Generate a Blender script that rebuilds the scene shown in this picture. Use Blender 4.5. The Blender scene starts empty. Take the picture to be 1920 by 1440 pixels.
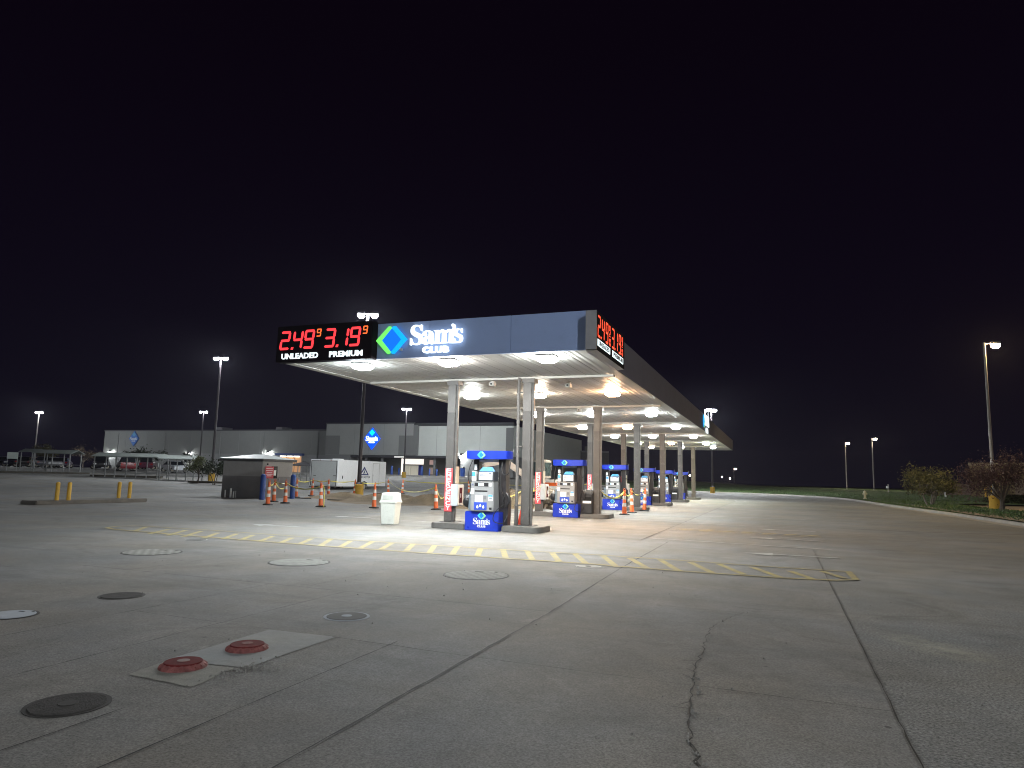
import bpy, bmesh, math, random
from mathutils import Vector, Matrix

S = bpy.context.scene
COL = S.collection
PI = math.pi
R = math.radians

# ------------------------------------------------------------------ camera
F_PX, YAW, PITCH, ROLL = 1298.2, 0.36856, 0.13319, 0.023195
CAM = Vector((3.917, -14.909, 1.52))
_f = Vector((-math.sin(YAW) * math.cos(PITCH), math.cos(YAW) * math.cos(PITCH), math.sin(PITCH)))
_r0 = Vector((math.cos(YAW), math.sin(YAW), 0))
_u0 = _r0.cross(_f)
_r = _r0 * math.cos(ROLL) + _u0 * math.sin(ROLL)
_u = _u0 * math.cos(ROLL) - _r0 * math.sin(ROLL)
cam = bpy.data.cameras.new("camera")
cam.sensor_width = 36
cam.lens = 36 * F_PX / 1920
cam.clip_start, cam.clip_end = 0.05, 2000
camo = bpy.data.objects.new("camera", cam)
camo.matrix_world = Matrix(((_r.x, _u.x, -_f.x, CAM.x), (_r.y, _u.y, -_f.y, CAM.y), (_r.z, _u.z, -_f.z, CAM.z), (0, 0, 0, 1)))
COL.objects.link(camo)
S.camera = camo

# ------------------------------------------------------------------ night sky and exposure
w = bpy.data.worlds.new("World")
S.world = w
w.use_nodes = True
wn = w.node_tree.nodes
wl = w.node_tree.links
wn.clear()
wo = wn.new("ShaderNodeOutputWorld")
bg = wn.new("ShaderNodeBackground")
bg.inputs[1].default_value = 1.0
tc = wn.new("ShaderNodeTexCoord")
sx = wn.new("ShaderNodeSeparateXYZ")
rp = wn.new("ShaderNodeValToRGB")
rp.color_ramp.elements[0].position = 0.0
rp.color_ramp.elements[0].color = (0.0034, 0.0026, 0.0074, 1)
rp.color_ramp.elements[1].position = 0.55
rp.color_ramp.elements[1].color = (0.0022, 0.0007, 0.0034, 1)
e = rp.color_ramp.elements.new(0.22)
e.color = (0.0028, 0.0015, 0.0056, 1)
wl.new(tc.outputs["Generated"], sx.inputs[0])
wl.new(sx.outputs[2], rp.inputs[0])
wl.new(rp.outputs[0], bg.inputs[0])
wl.new(bg.outputs[0], wo.inputs[0])

S.view_settings.view_transform = 'Standard'
S.view_settings.look = 'None'
S.view_settings.exposure = 0.0
S.view_settings.gamma = 1.0
S.cycles.use_denoising = True
S.cycles.filter_width = 1.05
S.cycles.max_bounces = 6
S.cycles.diffuse_bounces = 3
S.cycles.glossy_bounces = 3
S.cycles.sample_clamp_indirect = 3.0
S.cycles.sample_clamp_direct = 60.0
try:
    S.cycles.use_light_tree = True
    S.cycles.caustics_reflective = False
    S.cycles.caustics_refractive = False
except Exception:
    pass

# brightness of the lamps, the two added posts included
E_CANOPY = 880.0
E_LOT = 2450.0
E_PACK = 2400.0

# ------------------------------------------------------------------ terrain
def sstep(a, b, t):
    t = max(0.0, min(1.0, (t - a) / (b - a)))
    return t * t * (3 - 2 * t)

def terrain(x, y):
    r = math.hypot(x + 5, y - 5)
    wgt = sstep(-12, -34, x)
    return 1.3 * wgt * sstep(26, 100, r)

def ray(u, v):
    return (_f * F_PX + _r * (u - 960) + _u * (720 - v)).normalized()

def G(u, v, dz=0.0):
    "ground point seen at photograph pixel (u, v)"
    d = ray(u, v)
    z = 0.0
    for _ in range(30):
        if d.z > -1e-4:
            return CAM + d * 150
        t = min((z - CAM.z) / d.z, 400)
        p = CAM + d * t
        z = 0.6 * z + 0.4 * terrain(p.x, p.y)
    return Vector((p.x, p.y, terrain(p.x, p.y) + dz))

def AD(u, v, depth):
    "point on the line of sight at a given depth in metres"
    return CAM + (_f * F_PX + _r * (u - 960) + _u * (720 - v)) / F_PX * depth

# ------------------------------------------------------------------ materials
MATS = {}

def M(name, rgb, rough=0.6, metal=0.0, var=0.12, scale=3.0, bump=0.0, bscale=40.0, dirt=0.0, dirtcol=None, spec=0.4, coat=0.0):
    if name in MATS:
        return MATS[name]
    m = bpy.data.materials.new(name)
    m.use_nodes = True
    nt = m.node_tree
    N, L = nt.nodes, nt.links
    b = N["Principled BSDF"]
    b.inputs["Roughness"].default_value = rough
    b.inputs["Metallic"].default_value = metal
    b.inputs["Specular IOR Level"].default_value = spec
    b.inputs["Coat Weight"].default_value = coat
    geo = N.new("ShaderNodeNewGeometry")
    n1 = N.new("ShaderNodeTexNoise")
    n1.inputs["Scale"].default_value = scale
    n1.inputs["Detail"].default_value = 7
    n1.inputs["Roughness"].default_value = 0.62
    L.new(geo.outputs["Position"], n1.inputs["Vector"])
    mr = N.new("ShaderNodeMapRange")
    mr.inputs["From Min"].default_value = 0.3
    mr.inputs["From Max"].default_value = 0.7
    mr.inputs["To Min"].default_value = 1 - var
    mr.inputs["To Max"].default_value = 1 + var
    L.new(n1.outputs["Fac"], mr.inputs["Value"])
    mx = N.new("ShaderNodeMix")
    mx.data_type = 'RGBA'
    mx.blend_type = 'MULTIPLY'
    mx.inputs["Factor"].default_value = 1
    mx.inputs["A"].default_value = (*rgb, 1)
    L.new(mr.outputs["Result"], mx.inputs["B"])
    out = mx.outputs["Result"]
    if dirt > 0:
        n2 = N.new("ShaderNodeTexNoise")
        n2.inputs["Scale"].default_value = scale * 2.7
        n2.inputs["Detail"].default_value = 9
        n2.inputs["Roughness"].default_value = 0.75
        L.new(geo.outputs["Position"], n2.inputs["Vector"])
        r2 = N.new("ShaderNodeMapRange")
        r2.inputs["From Min"].default_value = 0.52
        r2.inputs["From Max"].default_value = 0.72
        r2.inputs["To Max"].default_value = dirt
        L.new(n2.outputs["Fac"], r2.inputs["Value"])
        m2 = N.new("ShaderNodeMix")
        m2.data_type = 'RGBA'
        dc = dirtcol or (rgb[0] * .35, rgb[1] * .32, rgb[2] * .3)
        m2.inputs["B"].default_value = (*dc, 1)
        L.new(out, m2.inputs["A"])
        L.new(r2.outputs["Result"], m2.inputs["Factor"])
        out = m2.outputs["Result"]
    L.new(out, b.inputs["Base Color"])
    rr = N.new("ShaderNodeMapRange")
    rr.inputs["To Min"].default_value = max(0.05, rough - 0.12)
    rr.inputs["To Max"].default_value = min(1.0, rough + 0.12)
    L.new(n1.outputs["Fac"], rr.inputs["Value"])
    L.new(rr.outputs["Result"], b.inputs["Roughness"])
    if bump > 0:
        nb = N.new("ShaderNodeTexNoise")
        nb.inputs["Scale"].default_value = bscale
        nb.inputs["Detail"].default_value = 5
        L.new(geo.outputs["Position"], nb.inputs["Vector"])
        bp = N.new("ShaderNodeBump")
        bp.inputs["Strength"].default_value = bump
        bp.inputs["Distance"].default_value = 0.02
        L.new(nb.outputs["Fac"], bp.inputs["Height"])
        L.new(bp.outputs["Normal"], b.inputs["Normal"])
    MATS[name] = m
    return m

def EM(name, rgb, strength, light=True):
    if name in MATS:
        return MATS[name]
    m = bpy.data.materials.new(name)
    m.use_nodes = True
    b = m.node_tree.nodes["Principled BSDF"]
    b.inputs["Base Color"].default_value = (*[min(0.8, c * .5) for c in rgb], 1)
    b.inputs["Emission Color"].default_value = (*rgb, 1)
    b.inputs["Emission Strength"].default_value = strength
    b.inputs["Roughness"].default_value = 0.4
    if not light:
        m.cycles.emission_sampling = 'NONE'
    MATS[name] = m
    return m

def ground_mat(name, rgb, big=0.35, streak=None, speck=0.25, speck_scale=70, stain=0.35, light_spots=0.0, bump=0.35, rough=0.85):
    m = bpy.data.materials.new(name)
    m.use_nodes = True
    nt = m.node_tree
    N, L = nt.nodes, nt.links
    b = N["Principled BSDF"]
    b.inputs["Roughness"].default_value = rough
    b.inputs["Specular IOR Level"].default_value = 0.35
    geo = N.new("ShaderNodeNewGeometry")

    def noise(scale, detail=6, rg=0.6, vec=None, dist=0.0):
        n = N.new("ShaderNodeTexNoise")
        n.inputs["Scale"].default_value = scale
        n.inputs["Detail"].default_value = detail
        n.inputs["Roughness"].default_value = rg
        n.inputs["Distortion"].default_value = dist
        L.new(vec or geo.outputs["Position"], n.inputs["Vector"])
        return n.outputs["Fac"]

    def rng(v, a, c, lo, hi):
        r = N.new("ShaderNodeMapRange")
        for k, q in (("From Min", a), ("From Max", c), ("To Min", lo), ("To Max", hi)):
            r.inputs[k].default_value = q
        L.new(v, r.inputs["Value"])
        return r.outputs["Result"]

    def mul(a, c):
        x = N.new("ShaderNodeMath")
        x.operation = 'MULTIPLY'
        L.new(a, x.inputs[0])
        L.new(c, x.inputs[1])
        return x.outputs[0]

    v = rng(noise(0.22, 5), 0.3, 0.7, 1 - big, 1 + big)
    v = mul(v, rng(noise(1.7, 8, 0.68, dist=0.4), 0.3, 0.7, 0.86, 1.14))
    v = mul(v, rng(noise(14, 6, 0.7), 0.3, 0.7, 0.93, 1.07))
    v = mul(v, rng(noise(speck_scale, 3, 0.75), 0.32, 0.68, 1 - speck, 1 + speck))
    v = mul(v, rng(noise(0.75, 9, 0.72, dist=1.2), 0.56, 0.74, 1, 1 - stain))
    if light_spots:
        v = mul(v, rng(noise(0.55, 10, 0.78, dist=0.8), 0.60, 0.78, 1, 1 + light_spots))
    if streak:
        mp = N.new("ShaderNodeMapping")
        mp.inputs["Scale"].default_value = streak
        L.new(geo.outputs["Position"], mp.inputs["Vector"])
        v = mul(v, rng(noise(1.0, 6, 0.6, mp.outputs[0]), 0.3, 0.7, 0.8, 1.2))
    # small drips and gum spots
    for vs_, rad_, dk_ in ((1.7, .045, .55), (4.3, .05, .35)):
        vo = N.new("ShaderNodeTexVoronoi")
        vo.inputs["Scale"].default_value = vs_
        vo.inputs["Randomness"].default_value = 1.0
        L.new(geo.outputs["Position"], vo.inputs["Vector"])
        v = mul(v, rng(vo.outputs["Distance"], rad_ * .6, rad_, 1 - dk_, 1))
    # faint tyre tracks
    mp2 = N.new("ShaderNodeMapping")
    mp2.inputs["Rotation"].default_value = (0, 0, .55)
    mp2.inputs["Scale"].default_value = (.10, 2.4, 1)
    L.new(geo.outputs["Position"], mp2.inputs["Vector"])
    v = mul(v, rng(noise(1.0, 4, 0.55, mp2.outputs[0], .6), 0.56, 0.72, 1, .84))
    tint = rng(noise(0.4, 4), 0.35, 0.65, 0, 1)
    c0 = N.new("ShaderNodeMix")
    c0.data_type = 'RGBA'
    c0.inputs["A"].default_value = (rgb[0] * 1.04, rgb[1], rgb[2] * .93, 1)
    c0.inputs["B"].default_value = (rgb[0] * .95, rgb[1], rgb[2] * 1.06, 1)
    L.new(tint, c0.inputs["Factor"])
    mx = N.new("ShaderNodeMix")
    mx.data_type = 'RGBA'
    mx.blend_type = 'MULTIPLY'
    mx.inputs["Factor"].default_value = 1
    L.new(c0.outputs["Result"], mx.inputs["A"])
    L.new(v, mx.inputs["B"])
    L.new(mx.outputs["Result"], b.inputs["Base Color"])
    bp = N.new("ShaderNodeBump")
    bp.inputs["Strength"].default_value = bump
    bp.inputs["Distance"].default_value = 0.012
    L.new(noise(speck_scale * .8, 4, 0.7), bp.inputs["Height"])
    L.new(bp.outputs["Normal"], b.inputs["Normal"])
    MATS[name] = m
    return m

def paint_mat(name, rgb, wear=0.5, under=(0.17, 0.165, 0.155), scale=5.0):
    "worn road paint: patches of the paving show through"
    m = bpy.data.materials.new(name)
    m.use_nodes = True
    nt = m.node_tree
    N, L = nt.nodes, nt.links
    b = N["Principled BSDF"]
    b.inputs["Roughness"].default_value = 0.75
    geo = N.new("ShaderNodeNewGeometry")
    n = N.new("ShaderNodeTexNoise")
    n.inputs["Scale"].default_value = scale
    n.inputs["Detail"].default_value = 10
    n.inputs["Roughness"].default_value = 0.75
    L.new(geo.outputs["Position"], n.inputs["Vector"])
    r = N.new("ShaderNodeMapRange")
    r.inputs["From Min"].default_value = 0.36
    r.inputs["From Max"].default_value = 0.66
    r.inputs["To Min"].default_value = 0.0
    r.inputs["To Max"].default_value = wear * 1.4
    L.new(n.outputs["Fac"], r.inputs["Value"])
    mx = N.new("ShaderNodeMix")
    mx.data_type = 'RGBA'
    mx.inputs["A"].default_value = (*rgb, 1)
    mx.inputs["B"].default_value = (*under, 1)
    L.new(r.outputs["Result"], mx.inputs["Factor"])
    L.new(mx.outputs["Result"], b.inputs["Base Color"])
    MATS[name] = m
    return m

# ------------------------------------------------------------------ mesh builder
class MB:
    def __init__(self):
        self.v, self.f = [], []

    def add(self, vs, fs, mat=None):
        n = len(self.v)
        self.v += [tuple((mat @ Vector(q)) if mat else q) for q in vs]
        self.f += [tuple(i + n for i in q) for q in fs]
        return self

    def box(self, x0, x1, y0, y1, z0, z1, mat=None):
        vs = [(x0, y0, z0), (x1, y0, z0), (x1, y1, z0), (x0, y1, z0), (x0, y0, z1), (x1, y0, z1), (x1, y1, z1), (x0, y1, z1)]
        return self.add(vs, [(0, 3, 2, 1), (4, 5, 6, 7), (0, 1, 5, 4), (1, 2, 6, 5), (2, 3, 7, 6), (3, 0, 4, 7)], mat)

    def cbox(self, c, s, mat=None):
        return self.box(c[0] - s[0] / 2, c[0] + s[0] / 2, c[1] - s[1] / 2, c[1] + s[1] / 2, c[2] - s[2] / 2, c[2] + s[2] / 2, mat)

    def lathe(self, prof, c=(0, 0, 0), n=16, cap=True, sx=1, sy=1):
        "prof: (radius, z) from bottom to top"
        vs, fs = [], []
        for r, z in prof:
            for k in range(n):
                a = 2 * PI * k / n
                vs.append((c[0] + r * math.cos(a) * sx, c[1] + r * math.sin(a) * sy, c[2] + z))
        for j in range(len(prof) - 1):
            for k in range(n):
                a, b_ = j * n + k, j * n + (k + 1) % n
                fs.append((a, b_, b_ + n, a + n))
        if cap:
            fs.append(tuple(range(n - 1, -1, -1)))
            fs.append(tuple(range((len(prof) - 1) * n, len(prof) * n)))
        return self.add(vs, fs)

    def tube(self, pts, r, n=8, r1=None):
        pts = [Vector(p) for p in pts]
        vs, fs = [], []
        m = len(pts)
        up = None
        for i, p in enumerate(pts):
            d = (pts[min(i + 1, m - 1)] - pts[max(i - 1, 0)]).normalized()
            if up is None:
                up = d.orthogonal().normalized()
            else:
                up = (up - d * up.dot(d))
                up = up.normalized() if up.length > 1e-6 else d.orthogonal().normalized()
            s = d.cross(up)
            rad = r if r1 is None else r + (r1 - r) * i / (m - 1)
            for k in range(n):
                a = 2 * PI * k / n
                vs.append(tuple(p + up * math.cos(a) * rad + s * math.sin(a) * rad))
        for j in range(m - 1):
            for k in range(n):
                a, b_ = j * n + k, j * n + (k + 1) % n
                fs.append((a, b_, b_ + n, a + n))
        fs.append(tuple(range(n - 1, -1, -1)))
        fs.append(tuple(range((m - 1) * n, m * n)))
        return self.add(vs, fs)

    def prism(self, poly, h0, h1, mat=None):
        "poly: 2D outline in xy (counter-clockwise), extruded in z"
        n = len(poly)
        vs = [(p[0], p[1], h0) for p in poly] + [(p[0], p[1], h1) for p in poly]
        fs = [tuple(range(n - 1, -1, -1)), tuple(range(n, 2 * n))]
        fs += [(i, (i + 1) % n, (i + 1) % n + n, i + n) for i in range(n)]
        return self.add(vs, fs, mat)

    def sheet(self, pts):
        "flat sheet from 3D points"
        return self.add([tuple(p) for p in pts], [tuple(range(len(pts)))])

    def strip(self, pts, wd, z=0.0, wfun=None):
        "flat ribbon on the ground along points"
        vs, fs = [], []
        m = len(pts)
        for i, p in enumerate(pts):
            a, b_ = pts[max(i - 1, 0)], pts[min(i + 1, m - 1)]
            d = Vector((b_[0] - a[0], b_[1] - a[1]))
            d = d.normalized() if d.length > 0 else Vector((1, 0))
            nrm = Vector((-d.y, d.x))
            hw = (wfun(i) if wfun else wd) / 2
            zz = z + (p[2] if len(p) > 2 else 0)
            vs.append((p[0] + nrm.x * hw, p[1] + nrm.y * hw, zz))
            vs.append((p[0] - nrm.x * hw, p[1] - nrm.y * hw, zz))
        for i in range(m - 1):
            fs.append((2 * i, 2 * i + 1, 2 * i + 3, 2 * i + 2))
        return self.add(vs, fs)

    def build(self, name, mat, parent=None, bevel=0.0, smooth=False, loc=None, seg=2):
        me = bpy.data.meshes.new(name)
        me.from_pydata(self.v, [], self.f)
        me.materials.append(mat)
        if bevel > 0:
            bm = bmesh.new()
            bm.from_mesh(me)
            es = [e_ for e_ in bm.edges if len(e_.link_faces) == 2 and e_.calc_face_angle(0) > 0.6]
            bmesh.ops.bevel(bm, geom=es, offset=bevel, segments=seg, affect='EDGES', clamp_overlap=True)
            bm.to_mesh(me)
            bm.free()
        if smooth or bevel > 0:
            for p in me.polygons:
                p.use_smooth = True
            try:
                me.set_sharp_from_angle(angle=R(35))
            except Exception:
                pass
        o = bpy.data.objects.new(name, me)
        COL.objects.link(o)
        if parent:
            o.parent = parent
        if loc:
            o.location = loc
        return o

def tag(o, label=None, cat=None, group=None, kind=None):
    for k, q in (("label", label), ("category", cat), ("group", group), ("kind", kind)):
        if q:
            o[k] = q
    return o

def thing(name, label, cat, loc=(0, 0, 0), rz=0.0, group=None):
    o = bpy.data.objects.new(name, None)
    o.empty_display_size = 0.2
    o.location = loc
    o.rotation_euler = (0, 0, rz)
    COL.objects.link(o)
    return tag(o, label, cat, group)

def dup(o, loc=None, label=None, rz=None, parent=None):
    c = o.copy()
    COL.objects.link(c)
    if parent:
        c.parent = parent
    for ch in list(o.children):
        dup(ch, parent=c)
    if loc is not None:
        c.location = loc
    if rz is not None:
        c.rotation_euler = (0, 0, rz)
    if label:
        c["label"] = label
    return c

FRONT = Matrix(((1, 0, 0, 0), (0, 0, -1, 0), (0, 1, 0, 0), (0, 0, 0, 1)))   # text plane facing -y
SIDE = Matrix(((0, 0, 1, 0), (1, 0, 0, 0), (0, 1, 0, 0), (0, 0, 0, 1)))     # text plane facing +x

def curve_to(mb, splines, ext, mat):
    c = bpy.data.curves.new("outline", 'CURVE')
    c.dimensions = '2D'
    c.fill_mode = 'BOTH' if ext > 0 else 'FRONT'
    c.extrude = ext
    for sp in splines:
        s = c.splines.new('POLY')
        s.points.add(len(sp) - 1)
        for i, (x, y) in enumerate(sp):
            s.points[i].co = (x, y, 0, 1)
        s.use_cyclic_u = True
    _curve_add(mb, c, mat)

def text_to(mb, body, size, ext, mat, bold=0.0, width=None, align='LEFT', spacing=1.0):
    c = bpy.data.curves.new("lettering", 'FONT')
    c.body = body
    c.size = size
    c.extrude = ext
    c.offset = bold
    c.align_x = align
    c.space_character = spacing
    c.resolution_u = 3
    _curve_add(mb, c, mat, width, align)

def _curve_add(mb, c, mat, width=None, align='LEFT'):
    o = bpy.data.objects.new("outline", c)
    COL.objects.link(o)
    bpy.context.view_layer.update()
    dg = bpy.context.evaluated_depsgraph_get()
    me = bpy.data.meshes.new_from_object(o.evaluated_get(dg))
    vs = [v.co.copy() for v in me.vertices]
    if width and vs:
        x0, x1 = min(v.x for v in vs), max(v.x for v in vs)
        k = width / (x1 - x0)
        for v in vs:
            v.x = (v.x - x0) * k - (width / 2 if align == 'CENTER' else 0)
    mb.add([tuple(v) for v in vs], [tuple(p.vertices) for p in me.polygons], mat)
    bpy.data.objects.remove(o)
    bpy.data.curves.remove(c)
    bpy.data.meshes.remove(me)

GLYPH = {"S":[[[0.064,-0.016],[0.064,0.235],[0.093,0.235],[0.107,0.184],[0.123,0.14],[0.143,0.104],[0.166,0.074],[0.192,0.051],[0.222,0.035],[0.256,0.025],[0.293,0.022],[0.32,0.024],[0.344,0.03],[0.365,0.04],[0.383,0.054],[0.397,0.07],[0.407,0.089],[0.413,0.11],[0.415,0.133],[0.41,0.164],[0.395,0.192],[0.37,0.217],[0.335,0.238],[0.242,0.284],[0.201,0.306],[0.167,0.329],[0.138,0.352],[0.115,0.376],[0.097,0.402],[0.084,0.43],[0.077,0.461],[0.074,0.494],[0.076,0.523],[0.081,0.551],[0.089,0.576],[0.1,0.6],[0.114,0.621],[0.131,0.639],[0.15,0.655],[0.172,0.669],[0.195,0.68],[0.22,0.688],[0.247,0.692],[0.275,0.694],[0.29,0.694],[0.307,0.692],[0.324,0.69],[0.342,0.687],[0.36,0.683],[0.379,0.679],[0.399,0.673],[0.42,0.667],[0.434,0.664],[0.446,0.662],[0.458,0.664],[0.467,0.67],[0.473,0.68],[0.477,0.694],[0.505,0.694],[0.505,0.475],[0.48,0.475],[0.472,0.502],[0.462,0.528],[0.451,0.551],[0.437,0.573],[0.422,0.593],[0.406,0.61],[0.388,0.626],[0.37,0.639],[0.35,0.649],[0.33,0.656],[0.31,0.661],[0.289,0.662],[0.265,0.66],[0.243,0.655],[0.224,0.647],[0.208,0.635],[0.195,0.621],[0.185,0.604],[0.18,0.586],[0.178,0.566],[0.18,0.547],[0.185,0.53],[0.193,0.515],[0.204,0.501],[0.219,0.488],[0.236,0.476],[0.257,0.463],[0.281,0.451],[0.377,0.406],[0.406,0.392],[0.431,0.377],[0.454,0.362],[0.473,0.347],[0.488,0.331],[0.502,0.315],[0.513,0.298],[0.521,0.28],[0.527,0.261],[0.531,0.241],[0.534,0.22],[0.535,0.198],[0.533,0.167],[0.527,0.138],[0.518,0.111],[0.505,0.086],[0.488,0.063],[0.468,0.043],[0.444,0.026],[0.418,0.012],[0.389,-0.0],[0.357,-0.008],[0.323,-0.013],[0.286,-0.015],[0.236,-0.012],[0.187,0.001],[0.147,0.014],[0.126,0.018],[0.103,0.011],[0.091,-0.016]]],"a":[[[0.379,-0.015],[0.346,-0.011],[0.321,0.002],[0.305,0.023],[0.298,0.052],[0.263,0.024],[0.225,0.003],[0.185,-0.009],[0.142,-0.013],[0.117,-0.011],[0.096,-0.006],[0.076,0.004],[0.06,0.017],[0.047,0.033],[0.038,0.051],[0.032,0.072],[0.03,0.094],[0.034,0.126],[0.046,0.154],[0.066,0.18],[0.095,0.203],[0.131,0.223],[0.177,0.244],[0.232,0.264],[0.296,0.283],[0.296,0.359],[0.295,0.379],[0.292,0.395],[0.286,0.409],[0.278,0.421],[0.268,0.429],[0.255,0.435],[0.239,0.439],[0.22,0.44],[0.192,0.438],[0.171,0.432],[0.159,0.422],[0.155,0.408],[0.169,0.382],[0.175,0.372],[0.179,0.363],[0.182,0.353],[0.183,0.344],[0.182,0.331],[0.178,0.32],[0.172,0.309],[0.164,0.301],[0.153,0.293],[0.142,0.288],[0.129,0.285],[0.115,0.284],[0.1,0.285],[0.087,0.289],[0.076,0.294],[0.067,0.303],[0.059,0.313],[0.053,0.324],[0.05,0.337],[0.049,0.352],[0.051,0.369],[0.055,0.385],[0.063,0.4],[0.073,0.415],[0.087,0.428],[0.103,0.439],[0.121,0.449],[0.141,0.458],[0.163,0.465],[0.188,0.47],[0.213,0.473],[0.241,0.474],[0.291,0.472],[0.332,0.464],[0.366,0.452],[0.392,0.435],[0.411,0.413],[0.425,0.385],[0.433,0.352],[0.436,0.313],[0.436,0.093],[0.439,0.059],[0.453,0.051],[0.477,0.062],[0.49,0.041],[0.465,0.016],[0.438,-0.001],[0.409,-0.012]],[[0.225,0.05],[0.232,0.051],[0.241,0.053],[0.249,0.056],[0.259,0.061],[0.269,0.067],[0.278,0.075],[0.287,0.084],[0.296,0.094],[0.296,0.252],[0.243,0.234],[0.206,0.206],[0.184,0.17],[0.176,0.125],[0.179,0.092],[0.188,0.069],[0.204,0.055]]],"m":[[[0.027,0.0],[0.027,0.024],[0.04,0.025],[0.052,0.028],[0.06,0.032],[0.067,0.038],[0.072,0.046],[0.075,0.056],[0.077,0.068],[0.078,0.083],[0.078,0.377],[0.077,0.391],[0.076,0.404],[0.072,0.414],[0.068,0.423],[0.062,0.429],[0.053,0.434],[0.042,0.437],[0.028,0.438],[0.028,0.462],[0.218,0.462],[0.218,0.394],[0.248,0.429],[0.28,0.454],[0.315,0.469],[0.353,0.474],[0.399,0.469],[0.435,0.453],[0.461,0.426],[0.477,0.389],[0.508,0.426],[0.542,0.453],[0.58,0.469],[0.622,0.474],[0.678,0.464],[0.718,0.434],[0.742,0.385],[0.75,0.315],[0.75,0.083],[0.751,0.069],[0.752,0.056],[0.755,0.046],[0.76,0.039],[0.765,0.033],[0.774,0.028],[0.785,0.025],[0.798,0.024],[0.798,0.0],[0.562,0.0],[0.562,0.024],[0.575,0.025],[0.586,0.028],[0.594,0.033],[0.6,0.039],[0.604,0.047],[0.608,0.057],[0.609,0.069],[0.61,0.083],[0.61,0.323],[0.609,0.342],[0.608,0.359],[0.605,0.373],[0.601,0.384],[0.595,0.393],[0.587,0.399],[0.576,0.403],[0.562,0.404],[0.541,0.401],[0.52,0.391],[0.501,0.375],[0.483,0.353],[0.483,0.083],[0.484,0.069],[0.485,0.057],[0.488,0.047],[0.493,0.039],[0.498,0.033],[0.507,0.028],[0.517,0.025],[0.53,0.024],[0.53,0.0],[0.297,0.0],[0.297,0.024],[0.31,0.025],[0.321,0.028],[0.329,0.033],[0.335,0.039],[0.339,0.047],[0.343,0.057],[0.344,0.069],[0.345,0.083],[0.345,0.323],[0.344,0.342],[0.343,0.358],[0.34,0.372],[0.336,0.384],[0.33,0.392],[0.322,0.399],[0.311,0.403],[0.297,0.404],[0.274,0.401],[0.254,0.391],[0.235,0.374],[0.218,0.35],[0.218,0.083],[0.219,0.069],[0.22,0.057],[0.223,0.047],[0.227,0.04],[0.233,0.033],[0.241,0.029],[0.251,0.026],[0.264,0.024],[0.264,0.0]]],"q":[[[0.059,0.445],[0.108,0.468],[0.144,0.502],[0.166,0.546],[0.173,0.598],[0.168,0.634],[0.155,0.664],[0.134,0.684],[0.106,0.691],[0.082,0.687],[0.063,0.676],[0.051,0.656],[0.046,0.63],[0.05,0.608],[0.061,0.59],[0.077,0.577],[0.099,0.571],[0.099,0.542],[0.095,0.516],[0.083,0.49],[0.059,0.464]]],"s":[[[0.225,-0.015],[0.204,-0.014],[0.181,-0.009],[0.156,-0.002],[0.129,0.009],[0.109,0.013],[0.098,0.011],[0.089,0.006],[0.081,-0.002],[0.076,-0.013],[0.053,-0.013],[0.053,0.157],[0.079,0.157],[0.087,0.127],[0.099,0.101],[0.112,0.078],[0.129,0.058],[0.148,0.042],[0.167,0.031],[0.188,0.024],[0.209,0.022],[0.226,0.023],[0.242,0.026],[0.255,0.032],[0.266,0.04],[0.275,0.049],[0.281,0.06],[0.285,0.073],[0.286,0.087],[0.283,0.107],[0.273,0.125],[0.256,0.142],[0.232,0.156],[0.159,0.193],[0.135,0.206],[0.113,0.221],[0.096,0.236],[0.081,0.252],[0.07,0.269],[0.062,0.288],[0.057,0.307],[0.055,0.328],[0.058,0.358],[0.065,0.386],[0.078,0.411],[0.097,0.433],[0.119,0.451],[0.146,0.465],[0.176,0.472],[0.21,0.475],[0.247,0.471],[0.296,0.458],[0.307,0.456],[0.317,0.454],[0.325,0.455],[0.332,0.459],[0.338,0.466],[0.343,0.475],[0.363,0.475],[0.363,0.33],[0.34,0.33],[0.331,0.355],[0.32,0.378],[0.307,0.397],[0.293,0.413],[0.276,0.425],[0.259,0.434],[0.241,0.439],[0.222,0.441],[0.207,0.44],[0.194,0.437],[0.182,0.432],[0.173,0.426],[0.166,0.417],[0.16,0.408],[0.157,0.397],[0.156,0.386],[0.157,0.374],[0.16,0.364],[0.165,0.354],[0.172,0.346],[0.18,0.338],[0.191,0.33],[0.203,0.323],[0.218,0.315],[0.285,0.282],[0.309,0.269],[0.329,0.255],[0.346,0.241],[0.36,0.226],[0.37,0.208],[0.377,0.189],[0.382,0.166],[0.383,0.141],[0.38,0.107],[0.372,0.077],[0.359,0.05],[0.34,0.027],[0.316,0.009],[0.289,-0.005],[0.259,-0.012]]]}

def word_outlines(width):
    "the five letters of the white serif word, fitted to a width; baseline at 0"
    out = []
    x = 0.0
    lay = [('S', 0.0, 1.0), ('a', -0.005, 1.0), ('m', 0.0, 1.0), ('q', -0.10, 0.95), ('s', -0.035, 1.0)]
    for g, dx, sc in lay:
        sp = GLYPH[g]
        x0 = min(p[0] for s in sp for p in s)
        x1 = max(p[0] for s in sp for p in s)
        x += dx
        for s in sp:
            out.append([((p[0] - x0) * sc + x, p[1] * sc) for p in s])
        x += (x1 - x0) * sc
    k = width / x
    return [[(p[0] * k, p[1] * k) for p in s] for s in out], k

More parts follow.
